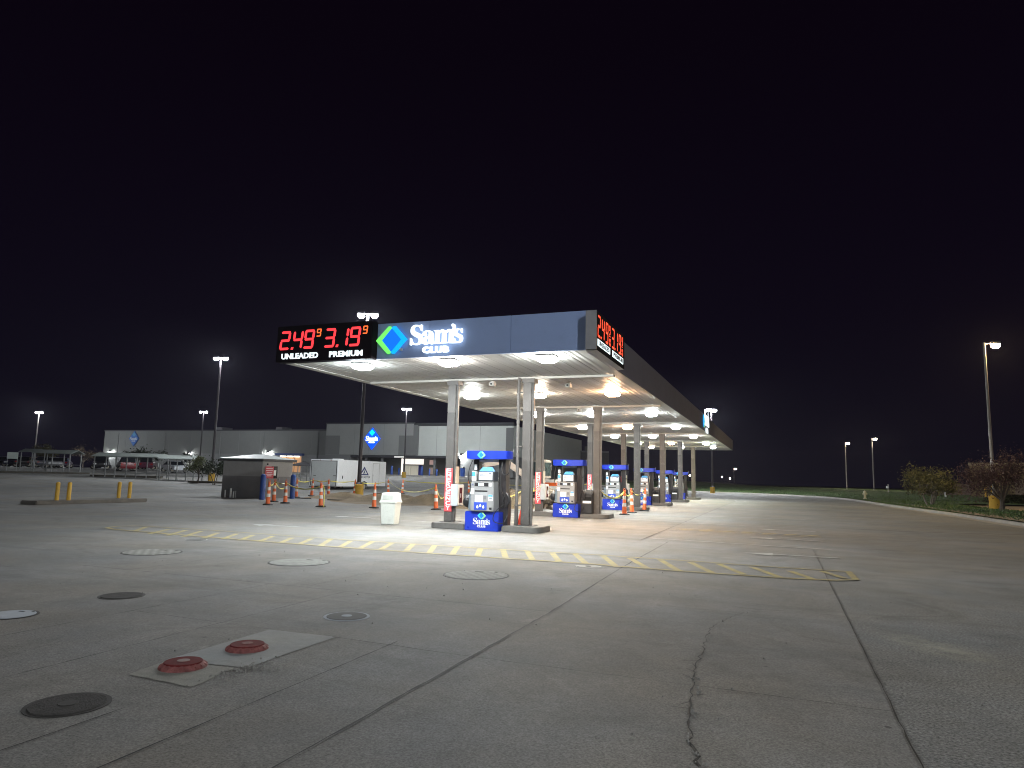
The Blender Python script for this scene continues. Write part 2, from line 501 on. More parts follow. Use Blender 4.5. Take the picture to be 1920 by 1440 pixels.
def diamond_logo(parent, mats, cx, cz, s, T, name="diamond_emblem"):
    "three-piece diamond; s = overall half width; T maps (x, y, out) to the wall"
    g, c, b_ = mats
    def poly(pts, o0, o1, m, nm):
        mb = MB()
        mb.prism([(cx + p[0] * s, cz + p[1] * s) for p in pts], o0, o1, T)
        return mb.build(nm, m, parent)
    top = 0.78
    root = poly([(-1, 0), (-0.22, -top), (-0.08, -top), (0.02, -0.66), (-0.6, 0), (0.02, 0.66), (-0.08, top), (-0.22, top)], 0.0, 0.02, g, name)
    for nm, m, pts, o in (("emblem_band", c, [(-0.02, -0.72), (0.1, -top), (0.24, -top), (1, 0), (0.24, top), (0.1, top), (-0.02, 0.7), (0.62, 0)], 0.024),
                          ("emblem_core", b_, [(-0.59, 0), (0.0, -0.66), (0.6, 0), (0.0, 0.66)], 0.022)):
        ch = poly(pts, 0.0, o, m, nm)
        ch.parent = root
    return root

SEG = {'0': 'abcdef', '1': 'bc', '2': 'abged', '3': 'abgcd', '4': 'fgbc', '9': 'abcdfg'}

def digit(mb, ch, x, z, wd, h, t, T, slant=0.1, out=0.012):
    h2 = h / 2
    g = t * 0.12
    segs = {'a': (0, h, wd, h), 'g': (0, h2, wd, h2), 'd': (0, 0, wd, 0),
            'f': (0, h2, 0, h), 'b': (wd, h2, wd, h), 'e': (0, 0, 0, h2), 'c': (wd, 0, wd, h2)}
    for k in SEG[ch]:
        x0, z0, x1, z1 = segs[k]
        hor = z0 == z1
        q = t / 2
        if hor:
            zc = z0 + (q if z0 == 0 else (-q if z0 == h else 0))
            pts = [(g + q * .2, zc), (q + g, zc - q), (wd - q - g, zc - q), (wd - g - q * .2, zc), (wd - q - g, zc + q), (q + g, zc + q)]
        else:
            xc = x0 + (q if x0 == 0 else -q)
            a, b_ = z0 + g + (q * .6 if z0 == 0 else q * .2), z1 - g - (q * .6 if z1 == h else q * .2)
            pts = [(xc, a), (xc + q, a + q), (xc + q, b_ - q), (xc, b_), (xc - q, b_ - q), (xc - q, a + q)]
        mb.prism([(x + p[0] + slant * p[1], z + p[1]) for p in pts], 0, out, T)

random.seed(7)
# ================================================================== SETTING
ASPH = ground_mat("asphalt", (0.182, 0.18, 0.172), big=0.22, speck=0.7, speck_scale=48, stain=0.3, light_spots=0.45, bump=0.35)
CONC = ground_mat("old concrete", (0.196, 0.189, 0.178), big=0.22, speck=0.42, speck_scale=70, stain=0.34, light_spots=0.6, bump=0.25)
PADM = ground_mat("pad concrete", (0.172, 0.166, 0.153), big=0.14, streak=(0.12, 1.3, 1), speck=0.14, speck_scale=110, stain=0.3, bump=0.2)
PATCH = ground_mat("new concrete", (0.285, 0.29, 0.285), big=0.1, speck=0.12, speck_scale=90, stain=0.12, bump=0.2)
PATCH2 = ground_mat("new concrete stained", (0.255, 0.25, 0.225), big=0.14, speck=0.2, speck_scale=90, stain=0.2, bump=0.2)
GRASSM = ground_mat("grass ground", (0.046, 0.08, 0.022), big=0.35, speck=0.5, speck_scale=30, stain=0.4, bump=1.0, rough=0.95)
KERBM = ground_mat("kerb concrete", (0.30, 0.29, 0.27), big=0.12, speck=0.15, speck_scale=80, stain=0.3, bump=0.3)
DIRTM = ground_mat("sandy soil", (0.17, 0.13, 0.082), big=0.3, speck=0.35, speck_scale=30, stain=0.35, bump=1.0, rough=0.95)
LOTM = ground_mat("tan paving", (0.20, 0.165, 0.125), big=0.15, speck=0.2, speck_scale=60, stain=0.2, bump=0.3)
SEAL = M("joint sealant", (0.03, 0.029, 0.027), rough=0.8, var=0.35, scale=6)
YEL = paint_mat("worn yellow paint", (0.41, 0.325, 0.095), wear=0.58)
WHT = paint_mat("worn white paint", (0.52, 0.54, 0.54), wear=0.6)
WHT2 = paint_mat("faded white paint", (0.46, 0.46, 0.44), wear=0.62)
GRIME = M("black oil stain", (0.05, 0.048, 0.045), rough=0.6)

# pale powdery spill on the asphalt to the right
_nt = ASPH.node_tree
_N, _L = _nt.nodes, _nt.links
_g = _N.new("ShaderNodeNewGeometry")
_mp = _N.new("ShaderNodeMapping")
_mp.vector_type = 'TEXTURE'
_mp.inputs["Location"].default_value = (5.25, -7.0, 0)
_mp.inputs["Rotation"].default_value = (0, 0, -.9)
_mp.inputs["Scale"].default_value = (.75, .38, 1)
_L.new(_g.outputs["Position"], _mp.inputs["Vector"])
_ln = _N.new("ShaderNodeVectorMath")
_ln.operation = 'LENGTH'
_L.new(_mp.outputs[0], _ln.inputs[0])
_m1 = _N.new("ShaderNodeMapRange")
_m1.inputs["From Min"].default_value = 0.15
_m1.inputs["From Max"].default_value = 1.0
_m1.inputs["To Min"].default_value = 0.75
_m1.inputs["To Max"].default_value = 0.0
_L.new(_ln.outputs["Value"], _m1.inputs["Value"])
_nz = _N.new("ShaderNodeTexNoise")
_nz.inputs["Scale"].default_value = 5.0
_nz.inputs["Detail"].default_value = 9
_nz.inputs["Roughness"].default_value = .75
_L.new(_g.outputs["Position"], _nz.inputs["Vector"])
_m2 = _N.new("ShaderNodeMapRange")
_m2.inputs["From Min"].default_value = 0.38
_m2.inputs["From Max"].default_value = 0.62
_L.new(_nz.outputs["Fac"], _m2.inputs["Value"])
_ml = _N.new("ShaderNodeMath")
_ml.operation = 'MULTIPLY'
_L.new(_m1.outputs[0], _ml.inputs[0])
_L.new(_m2.outputs[0], _ml.inputs[1])
_b = _N["Principled BSDF"]
_src = _b.inputs["Base Color"].links[0].from_socket
_mx = _N.new("ShaderNodeMix")
_mx.data_type = 'RGBA'
_mx.inputs["B"].default_value = (.36, .36, .28, 1)
_L.new(_src, _mx.inputs["A"])
_L.new(_ml.outputs[0], _mx.inputs["Factor"])
_L.new(_mx.outputs["Result"], _b.inputs["Base Color"])

# ground sheet with the gentle rise to the store
mb = MB()
xs = [-420 + 30 * i for i in range(8)] + [-200 + 6 * i for i in range(60)] + [170 + 30 * i for i in range(6)]
ys = [-90 + 10 * i for i in range(7)] + [-20 + 5 * i for i in range(40)] + [190 + 25 * i for i in range(11)]
n = len(xs)
mb.v = [(x, y, terrain(x, y)) for y in ys for x in xs]
mb.f = [(j * n + i, j * n + i + 1, (j + 1) * n + i + 1, (j + 1) * n + i) for j in range(len(ys) - 1) for i in range(n - 1)]
tag(mb.build("ground", ASPH, smooth=True), kind="structure")

tag(MB().sheet([(4.61, -26, .004), (4.61, 2.9, .004), (-12.0, 2.9, .004), (-12.0, -1.5, .004), (-8.5, -6.8, .004), (-8.0, -26, .004)]).build("concrete_apron", CONC), kind="structure")
tag(MB().sheet([(0.6, 2.92, .006), (0.6, 51.5, .006), (-9.6, 51.5, .006), (-9.6, 2.92, .006)]).build("concrete_pad", PADM), kind="structure")
def wobble(pts, amp=0.012, step=0.15):
    out = []
    for a, b_ in zip(pts[:-1], pts[1:]):
        L_ = math.hypot(b_[0] - a[0], b_[1] - a[1])
        k = max(1, int(L_ / step))
        for i in range(k):
            t = i / k
            out.append((a[0] + (b_[0] - a[0]) * t + random.uniform(-amp, amp), a[1] + (b_[1] - a[1]) * t + random.uniform(-amp, amp)))
    out.append(pts[-1])
    return out

def ragged(pts, amp=.008):
    return [(x, y, .009) for x, y in wobble(pts + pts[:1], amp, .09)[:-1]]
def on_ground(*px_):
    return [tuple(G(u, v)[:2]) for u, v in px_]
tag(MB().sheet(ragged(on_ground((313, 1239), (462, 1254), (630, 1196), (505, 1182)), .004)).build("concrete_patch", PATCH), kind="structure")
tag(MB().sheet(ragged(on_ground((242, 1267), (357, 1291), (400, 1273), (420, 1262), (452, 1255), (312, 1241)), .010)).build("concrete_patch", PATCH2), kind="structure")

# joints, saw cuts and cracks in the concrete
mb = MB()
for pts, wd, amp in [([(1.45, -14.5), (1.45, -7.1), (1.33, -2.7), (1.3, 2.9)], .022, .006), ([(0.66, -13.2), (0.63, -9.15)], .014, .004),
                     ([(-1.30, -14), (-1.33, -8.4), (-1.33, -7.1)], .012, .004), ([(-2.62, -12.5), (-2.55, -7.1)], .010, .004),
                     ([(-6.2, -7.0), (1.42, -7.13)], .014, .006), ([(0.0, -9.25), (1.45, -9.33)], .016, .008), ([(1.47, -9.33), (4.6, -9.38)], .009, .006),
                     ([(-0.68, -9.26), (-2.6, -9.2)], .010, .006), ([(0.0, -11.45), (0.0, -13)], .012, .004),
                     ([(-8.2, -3.9), (4.6, -4.1)], .008, .004), ([(-5.2, -7), (-5.2, -3.9)], .010, .004), ([(-2.0, -7), (-2.0, 2.9)], .008, .004),
                     ([(0.6, 2.9), (0.6, 51)], .03, .004), ([(-9.6, 2.91), (0.6, 2.91)], .02, .004), ([(4.6, -26), (4.6, 2.9)], .012, .006)]:
    p = wobble(pts, amp)
    ws = [wd * .75 * random.uniform(0.4, 1.6) for _ in p]
    mb.strip(p, wd, 0.0115, lambda i, ws=ws: ws[i])
for k in range(1, 6):
    mb.strip(wobble([(-9.6, 2.9 + 8.19 * k - 4.1), (0.6, 2.9 + 8.19 * k - 4.1)], .004), .015, 0.0115)
tag(mb.build("pavement_joints", SEAL), kind="structure")
ck = [G(u, v) for u, v in [(1312, 1440), (1308, 1420), (1294, 1392), (1296, 1345), (1297, 1300), (1301, 1275), (1306, 1250), (1317, 1222), (1325, 1195), (1333, 1180), (1350, 1168), (1372, 1158), (1398, 1150), (1460, 1146)]]
p = wobble([(q.x, q.y) for q in ck], 0.018, 0.07)
ws = [max(.004, (0.011 * (1 - i / len(p)) + .003) * random.uniform(.3, 1.7)) for i in range(len(p))]
mb = MB().strip(p, .02, 0.0118, lambda i: ws[i])
p2 = wobble([(G(u, v).x, G(u, v).y) for u, v in [(1370, 1138), (1395, 1142), (1430, 1145), (1470, 1147)]], 0.012, 0.07)
mb.strip(p2, .008, .0118)
for _ in range(7):
    i = random.randrange(0, max(1, len(p) // 2))
    q = p[i]
    a = random.uniform(0, 6)
    mb.strip(wobble([q, (q[0] + .13 * math.cos(a), q[1] + .13 * math.sin(a))], .01, .05), .007, .0118)
tag(mb.build("pavement_crack", SEAL), kind="structure")
tag(MB().strip([(q.x, q.y) for q in [G(1425, 983), G(1540, 989), G(1640, 994), G(1760, 999), G(1920, 1003), G(2100, 1006)]], .08, .005).build("asphalt_seam", SEAL), kind="structure")

# painted markings
mb = MB()
fl = [(-12.15, -1.55), (-11.95, -1.95), (-11.44, -2.15), (-9.8, -2.3), (-8.09, -2.42), (-4.44, -2.62), (-1.43, -2.6), (.64, -2.55), (2.35, -2.68), (3.94, -2.66), (4.7, -2.5), (5.02, -2.25), (5.0, -1.17)]
bl = [(-12.15, -1.55), (-12.05, -1.2), (-11.87, -1.05), (-9.45, -1.0), (-5.43, -1.2), (-1.97, -1.18), (.25, -1.05), (2.15, -1.07), (3.95, -1.2), (5.05, -1.17)]
mb.strip(fl, .11, .013)
mb.strip(bl, .075, .0132)
bars = []
for b0, t0 in [((255, 132), (330, 104)), ((355, 150), (485, 118)), ((470, 160), (600, 125)), ((580, 168), (705, 130)), ((715, 178), (815, 142)), ((845, 183), (940, 148)), ((955, 192), (1050, 157)), ((1085, 200), (1180, 165)), ((1225, 210), (1310, 175)), ((1350, 220), (1440, 180)), ((1490, 232), (1565, 185)), ((1625, 238), (1700, 195))]:
    bars.append(((180 + b0[0] / 3.5556, 960 + b0[1] / 3.5556), (180 + t0[0] / 3.5556, 960 + t0[1] / 3.5556)))
for b0, t0 in [((105, 207), (175, 170)), ((225, 212), (285, 178)), ((365, 222), (405, 182)), ((495, 233), (525, 192)), ((625, 240), (655, 197)), ((765, 250), (783, 207)), ((925, 262), (908, 212)), ((1075, 272), (1045, 222)), ((1225, 283), (1185, 232)), ((1375, 292), (1315, 240)), ((1550, 313), (1470, 250)), ((1720, 320), (1620, 262)), ((1895, 333), (1790, 270)),
               ((2085, 345), (1960, 285)), ((2265, 355), (2120, 295)), ((2470, 372), (2305, 312)), ((2655, 382), (2520, 335)), ((2835, 378), (2705, 337))]:
    bars.append(((640 + b0[0] / 3, 960 + b0[1] / 3), (640 + t0[0] / 3, 960 + t0[1] / 3)))
for b0, t0 in bars:
    a, c = G(*b0), G(*t0)
    mb.strip([(a.x, a.y), (c.x, c.y)], .12, .0134)
tag(mb.build("hatched_marking", YEL), kind="structure")

mb = MB()
mb.strip([(0.75, 8.1), (2.9, 8.0), (5.0, 7.35)], .07, .013)
mb.strip([(0.75, 7.35), (3.0, 7.2), (5.0, 7.0)], .07, .013)
for k in range(7):
    x = 1.0 + k * .6
    mb.strip([(x, 7.35), (x + .35, 7.95)], .1, .0133)
mb.strip([(-12, 9.0), (-9.7, 8.9)], .08, .013)
tag(mb.build("lane_marking", YEL), kind="structure")

def arrow(mb, x0, x1, y, left=True, z=.0136, wd=.13):
    L_ = x1 - x0
    h = .32 * L_
    if left:
        mb.sheet([(x0, y, z), (x0 + h, y - .3, z), (x0 + h, y + .3, z)])
        mb.sheet([(x0 + h, y - wd / 2, z), (x1, y - wd / 2, z), (x1, y + wd / 2, z), (x0 + h, y + wd / 2, z)])
    else:
        mb.sheet([(x1, y, z), (x1 - h, y + .3, z), (x1 - h, y - .3, z)])
        mb.sheet([(x0, y - wd / 2, z), (x1 - h, y - wd / 2, z), (x1 - h, y + wd / 2, z), (x0, y + wd / 2, z)])

mb = MB()
arrow(mb, -10.15, -8.5, 1.2)
arrow(mb, -10.7, -9.2, 5.9)
mb.strip([(-9.0, 5.6), (-6.0, 5.4)], .07, .0136)
mb.strip([(.8, 16.75), (4.9, 17.5)], .08, .0136)
for k in range(6):
    a = G(1310 + k * 17, 931 + k * 1.9)
    mb.strip([(a.x, a.y), (a.x + .1, a.y + 1.2)], .12, .0136)
tag(mb.build("white_marking", WHT), kind="structure")
mb = MB()
arrow(mb, 3.15, 5.0, 1.18, True)
arrow(mb, 3.1, 4.95, 5.65, True)
arrow(mb, 3.15, 4.95, 9.55, True)
mb.strip([(.76, 3.68), (1.83, 3.54), (5.01, 3.12)], .09, .0136)
mb.strip([(.76, 11.2), (5.01, 10.9)], .07, .0136)
tag(mb.build("faded_marking", WHT2), kind="structure")

# kerb line, verge and the paved lot next door
kerb = [(13.9, -6), (13.6, 4), (13.3, 12), (13.0, 19), (12.6, 27.5), (11.7, 37.4), (11.0, 48), (10.7, 56), (10.0, 64), (8.3, 70.5), (4.5, 77.5), (-1, 82.5), (-8, 86), (-16, 88.5), (-24, 90)]
fine = []
for a, b_ in zip(kerb[:-1], kerb[1:]):
    for i in range(4):
        fine.append((a[0] + (b_[0] - a[0]) * i / 4, a[1] + (b_[1] - a[1]) * i / 4))
fine.append(kerb[-1])
for _ in range(2):
    fine = [fine[0]] + [tuple((fine[i - 1][k] + 2 * fine[i][k] + fine[i + 1][k]) / 4 for k in (0, 1)) for i in range(1, len(fine) - 1)] + [fine[-1]]

def normals(pts):
    out = []
    for i in range(len(pts)):
        a, b_ = pts[max(i - 1, 0)], pts[min(i + 1, len(pts) - 1)]
        d = Vector((b_[0] - a[0], b_[1] - a[1])).normalized()
        out.append(Vector((d.y, -d.x)))
    return out
nrm = normals(fine)
mb = MB()
prof = [(-.50, .008), (-.02, .016), (0.0, .14), (.03, .155), (.16, .155), (.18, .05)]
for i, p in enumerate(fine):
    for s, z in prof:
        mb.v.append((p[0] + nrm[i].x * s, p[1] + nrm[i].y * s, z + terrain(*p)))
k = len(prof)
for i in range(len(fine) - 1):
    for j in range(k - 1):
        mb.f.append((i * k + j, i * k + j + 1, (i + 1) * k + j + 1, (i + 1) * k + j))
tag(mb.build("kerb", KERBM), kind="structure")

def vz(s, y, wide):
    return .145 + .14 * sstep(0, 2.2, s) + wide * .48 * sstep(3, 38, s)
svals = [.17, .6, 1.2, 2.2, 3.2, 4.2, 6, 9, 13, 18, 25, 34, 45, 60]
mb = MB()
for i, p in enumerate(fine):
    wide = sstep(44, 60, p[1])
    for s in svals:
        ss = min(s, 4.3 + wide * 60)
        mb.v.append((p[0] + nrm[i].x * ss, p[1] + nrm[i].y * ss, vz(ss, p[1], wide) + terrain(*p) + (0.03 * math.sin(p[1] * .9 + ss * 2.1) if s > 1 else 0)))
k = len(svals)
for i in range(len(fine) - 1):
    for j in range(k - 1):
        mb.f.append((i * k + j, i * k + j + 1, (i + 1) * k + j + 1, (i + 1) * k + j))
tag(mb.build("grass_verge", GRASSM, smooth=True), kind="structure")

# blades on the verge
mb = MB()
for _ in range(15000):
    t = random.random() ** 1.0 * (len(fine) - 2)
    i = int(t)
    p = fine[i]
    if p[1] < 10:
        continue
    wide = sstep(44, 60, p[1])
    s = .2 + random.random() ** 1.5 * (4.0 + wide * 22)
    x = p[0] + (fine[i + 1][0] - p[0]) * (t - i) + nrm[i].x * s
    y = p[1] + (fine[i + 1][1] - p[1]) * (t - i) + nrm[i].y * s
    z = vz(s, y, wide) + terrain(*p) - .01
    h = random.uniform(.05, .14) * (1 + .3 * wide)
    a = random.uniform(0, PI)
    q = random.uniform(.015, .05)
    lx, ly = random.uniform(-.05, .05), random.uniform(-.05, .05)
    mb.add([(x - q * math.cos(a), y - q * math.sin(a), z), (x + q * math.cos(a), y + q * math.sin(a), z), (x + lx, y + ly, z + h)], [(0, 1, 2)])
BLADE = M("grass blade", (0.06, 0.105, 0.03), rough=0.7, var=0.4, scale=1.3)
tag(mb.build("grass", BLADE), "mown green grass on the verge behind the kerb", "grass", kind="stuff")

tag(MB().sheet([(13.4, 8, .21), (75, 8, .21), (75, 95, .21), (14, 95, .21), (11.5, 60, .21)]).build("neighbour_lot", LOTM), kind="structure")
c = AD(1748, 936, 62)
mb = MB().lathe([(3.3, .0), (3.3, .12), (3.1, .15), (.1, .2)], (c.x + .5, c.y, .20), 24, True, 1.15, .55)
tag(mb.build("grass_island", GRASSM), kind="structure")

# dug-up ground left of the canopy
mb = MB()
n1_ = 26
vs = []
for k in range(n1_):
    a = 2 * PI * k / n1_
    r_ = 1 + .13 * math.sin(3 * a + 1) + random.uniform(-.06, .06)
    vs.append((-15.9 + 4.9 * r_ * math.cos(a) - 2.0 * r_ * math.sin(a), 18.6 + 3.4 * r_ * math.sin(a), .006))
tag(mb.sheet(vs).build("bare_earth", DIRTM), kind="structure")
mb = MB()
vs = []
for k in range(n1_):
    a = 2 * PI * k / n1_
    r_ = 1 + .1 * math.sin(2 * a + 1) + random.uniform(-.06, .06)
    vs.append((-8.7 + 1.3 * r_ * math.cos(a), 20 + 5.5 * r_ * math.sin(a), .011))
tag(mb.sheet(vs).build("bare_earth", DIRTM), kind="structure")
# concrete walk in front of the store
mb = MB()
for i in range(24):
    x0, x1 = -86 + i * 2.1, -86 + (i + 1) * 2.1
    for a, b_ in ((x0, x1),):
        mb.add([(a, 85.5, terrain(a, 85.5) - .2), (b_, 85.5, terrain(b_, 85.5) - .2), (b_, 85.5, terrain(b_, 85.5) + .14), (a, 85.5, terrain(a, 85.5) + .14), (b_, 92, terrain(b_, 92) + .14), (a, 92, terrain(a, 92) + .14)], [(0, 1, 2, 3), (3, 2, 4, 5)])
tag(mb.build("sidewalk", KERBM), kind="structure")
# raised planting strips in the car park at the far left
mb = MB()
for (u0, v0, u1, v1) in ((-60, 886, 168, 889), (168, 893, 300, 897), (352, 905, 425, 907)):
    a, b_ = G(u0, v0), G(u1, v1)
    d = (b_ - a).normalized()
    q = Vector((-d.y, d.x, 0)) * 1.1
    z = min(a.z, b_.z)
    mb.prism([(a.x, a.y), (b_.x, b_.y), (b_.x + q.x, b_.y + q.y), (a.x + q.x, a.y + q.y)], z - .1, max(a.z, b_.z) + .16)
tag(mb.build("traffic_island", M("dark mulch", (.06, .055, .045), rough=.95, var=.4, scale=9, bump=.6)), kind="structure")

# crumbs of concrete along the broken edge of the patch and the crack
mb = MB()
rnd = random.Random(21)
spots = [(.02 + rnd.gauss(0, .05), -10.45 + rnd.gauss(0, .16)) for _ in range(70)] + [(.12 + rnd.gauss(0, .10), -10.38 + rnd.gauss(0, .04)) for _ in range(40)]
spots += [(q.x + rnd.gauss(0, .03), q.y + rnd.gauss(0, .05)) for q in ck[:6] for _ in range(7)]
spots += [(rnd.uniform(-6, 8), rnd.uniform(-12, -3)) for _ in range(90)]
for x, y in spots:
    s_ = rnd.uniform(.004, .013)
    h_ = s_ * rnd.uniform(.5, 1.1)
    a = rnd.uniform(0, 6)
    pts = [(x + s_ * math.cos(a + k_ * 1.57) * rnd.uniform(.7, 1.2), y + s_ * math.sin(a + k_ * 1.57) * rnd.uniform(.7, 1.2)) for k_ in range(4)]
    mb.add([(q_[0], q_[1], .008) for q_ in pts] + [(x + (q_[0] - x) * .55, y + (q_[1] - y) * .55, .011 + h_) for q_ in pts], [(4, 5, 6, 7), (0, 1, 5, 4), (1, 2, 6, 5), (2, 3, 7, 6), (3, 0, 4, 7)])
tag(mb.build("gravel_crumbs", M("crumb grey", (.24, .235, .22), rough=.95, var=.4, scale=20)), "small concrete crumbs scattered on the forecourt", "gravel", kind="stuff")

# ================================================================== CANOPY
W_, L_C, ZC, FA = 8.466, 51.975, 4.396, 0.904
XR, XL, Y1, DY = -2.794, -5.20, 3.84, 8.189
FASC_LIT = M("fascia lit blue grey", (0.30, 0.40, 0.66), rough=0.5, var=0.05, scale=.6, bump=.02, dirt=.12, spec=.2)  # front panels: the strong light on them is put into this paler blue
FASC_SHADE = M("fascia shaded grey", (0.15, 0.145, 0.178), rough=0.85, var=0.06, scale=.6, dirt=.12, spec=.06)  # same paint on the other sides, darkened for the weaker light there
SOFF = M("soffit panel", (0.50, 0.488, 0.46), rough=0.38, var=0.05, scale=.8, dirt=.10)
# long ribs of the soffit decking
_nt = SOFF.node_tree
_N, _L = _nt.nodes, _nt.links
_g = _N.new("ShaderNodeNewGeometry")
_wv = _N.new("ShaderNodeTexWave")
_wv.wave_type = 'BANDS'
_wv.bands_direction = 'X'
_wv.inputs["Scale"].default_value = 1.9
_wv.inputs["Distortion"].default_value = 0.15
_L.new(_g.outputs["Position"], _wv.inputs["Vector"])
_bp = _N.new("ShaderNodeBump")
_bp.inputs["Strength"].default_value = 0.35
_bp.inputs["Distance"].default_value = 0.02
_L.new(_wv.outputs["Fac"], _bp.inputs["Height"])
_L.new(_bp.outputs["Normal"], _N["Principled BSDF"].inputs["Normal"])
TRIM = M("soffit trim", (0.55, 0.54, 0.50), rough=0.5, var=0.06, scale=1.2, dirt=.15)
SEAMM = M("soffit seam", (0.30, 0.285, 0.26), rough=0.6)
STEEL_D = M("column paint dark", (0.078, 0.073, 0.069), rough=0.5, var=0.08, scale=1.5, dirt=.25, dirtcol=(.30, .28, .26))
STEEL_L = M("column paint light", (0.135, 0.127, 0.12), rough=0.5, var=0.08, scale=1.5, dirt=.2, dirtcol=(.36, .34, .32))
DARKM = M("black plastic", (0.018, 0.018, 0.02), rough=0.38, var=0.2)
DARKPOLE = M("dark bronze paint", (0.035, 0.03, 0.035), rough=0.45, var=0.15)

can = thing("canopy", "long flat petrol station canopy with blue grey fascia and pale ribbed soffit", "canopy")
MB().box(-W_ + .06, -.06, .06, L_C - .06, ZC + .02, ZC + .10).build("soffit", SOFF, can)
mb = MB()
mb.box(-W_ + .05, -.05, .05, L_C - .05, ZC + .5, ZC + .62)
mb.build("roof_deck", FASC_SHADE, can)
mb = MB()
xq = -W_ + .4
while xq < -.3:
    mb.box(xq, xq + .012, .25, L_C - .2, ZC + .016, ZC + .03)
    xq += .41
mb.build("soffit_seam", SEAMM, can)
mb = MB()
# front fascia in four panels with narrow gaps
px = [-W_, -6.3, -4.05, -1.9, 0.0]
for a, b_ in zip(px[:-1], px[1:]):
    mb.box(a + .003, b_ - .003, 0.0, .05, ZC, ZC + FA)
mb.build("fascia", FASC_LIT, can, bevel=.006)
mb = MB()
for k in range(8):
    a, b_ = .052 + k * (L_C - .052) / 8, .052 + (k + 1) * (L_C - .052) / 8
    mb.box(-.05, 0.0, a + .003, b_ - .003, ZC, ZC + FA)
mb.build("fascia", FASC_SHADE, can, bevel=.006)
MB().box(-W_, -W_ + .05, .052, L_C, ZC, ZC + FA).build("fascia", FASC_SHADE, can)
MB().box(-W_ + .052, -.052, L_C - .05, L_C, ZC, ZC + FA).build("fascia", FASC_SHADE, can)
# pale trims along the soffit edges and across it at every pair of columns
MB().box(-W_ + .055, -W_ + .30, .06, L_C - .06, ZC - .004, ZC + .012).build("soffit_trim", TRIM, can)
MB().box(-.30, -.055, .06, L_C - .06, ZC - .004, ZC + .012).build("soffit_trim", TRIM, can)
MB().box(-W_ + .31, -.31, L_C - .35, L_C - .06, ZC - .004, ZC + .012).build("soffit_trim", TRIM, can)
for k in range(6):
    y = Y1 + DY * k
    MB().box(-W_ + .31, -.31, y + .0, y + .15, ZC - .05, ZC + .012).build("soffit_beam", TRIM, can)

# lights under the canopy
LCOL = [("white", (0.94, 1.0, 0.98)), ("neutral", (1.0, .97, .93)), ("warm", (1.0, .84, .66)), ("orange", (1.0, .60, .34)), ("green", (.88, 1.0, .70)), ("cool", (.84, .95, 1.0))]
LM = {nm: EM("canopy lamp " + nm, c_, E_CANOPY) for nm, c_ in LCOL}
LMS = {nm: EM("canopy lens side " + nm, c_, E_CANOPY * .42) for nm, c_ in LCOL}
HOUS = M("lamp housing", (0.5, 0.5, 0.48), rough=.4)
ORD = ["front", "second", "third", "fourth", "fifth", "sixth", "rearmost"]
rows_y = [0.60, 7.65, 15.2, 22.8, 31.0, 39.4, 45.4]
cols_x = [(-6.34, "left"), (-3.80, "middle"), (-1.20, "right")]
tints = [["cool", "neutral", "white"], ["white", "warm", "orange"], ["neutral", "white", "white"], ["warm", "orange", "white"], ["neutral", "white", "neutral"], ["green", "orange", "green"], ["warm", "white", "cool"]]
hue = {"cool": "bluish white", "neutral": "white", "white": "white", "warm": "creamy", "orange": "peach tinted", "green": "greenish"}
def canopy_light(x, y, tint, label):
    t = thing("canopy_light", label, "ceiling light", (x, y, ZC + .012), 0, "lights under the canopy")
    MB().box(-.23, .23, -.23, .23, -.035, 0.0).build("housing", HOUS, t, bevel=.008)
    mb_ = MB()
    for a, z in ((.20, -.036), (.215, -.10), (.15, -.155)):
        mb_.v += [(-a, -a, z), (a, -a, z), (a, a, z), (-a, a, z)]
    mb_.f += [(0, 1, 5, 4), (1, 2, 6, 5), (2, 3, 7, 6), (3, 0, 4, 7), (4, 5, 9, 8), (5, 6, 10, 9), (6, 7, 11, 10), (7, 4, 8, 11), (8, 9, 10, 11), (3, 2, 1, 0)]
    ln = mb_.build("lens", LMS[tint], t)
    ln.data.materials.append(LM[tint])
    ln.data.polygons[8].material_index = 1
    return t
for j, y in enumerate(rows_y):
    for i, (x, side) in enumerate(cols_x):
        canopy_light(x, y, tints[j][i], "%s square canopy light, %s one in the %s row under the soffit" % (hue[tints[j][i]], side, ORD[j]))

# small cameras on the soffit
def soffit_camera(x, y, z, label):
    t = thing("security_camera", label, "camera", (x, y, z), 0, "small cameras under the canopy")
    MB().box(-.05, .05, -.05, .05, -.04, 0).build("mount", TRIM, t)
    MB().box(-.075, .075, -.13, .09, -.16, -.045).build("camera_body", TRIM, t, bevel=.012)
    MB().lathe([(.03, 0), (.03, .02)], (0, 0, 0), 10).build("camera_lens", DARKM, t, loc=(0, -.135, -.10)).rotation_euler = (PI / 2, 0, 0)
    return t
soffit_camera(-4.02, 4.06, ZC - .05, "small white camera with loose cable on the front soffit beam")
soffit_camera(-2.0, 5.2, ZC + .01, "small white camera on the soffit behind the front beam")
soffit_camera(-3.55, Y1 + DY + .05, ZC - .05, "small white camera on the second soffit beam")
soffit_camera(-2.6, Y1 + 2 * DY + .05, ZC - .05, "small white camera on the third soffit beam")

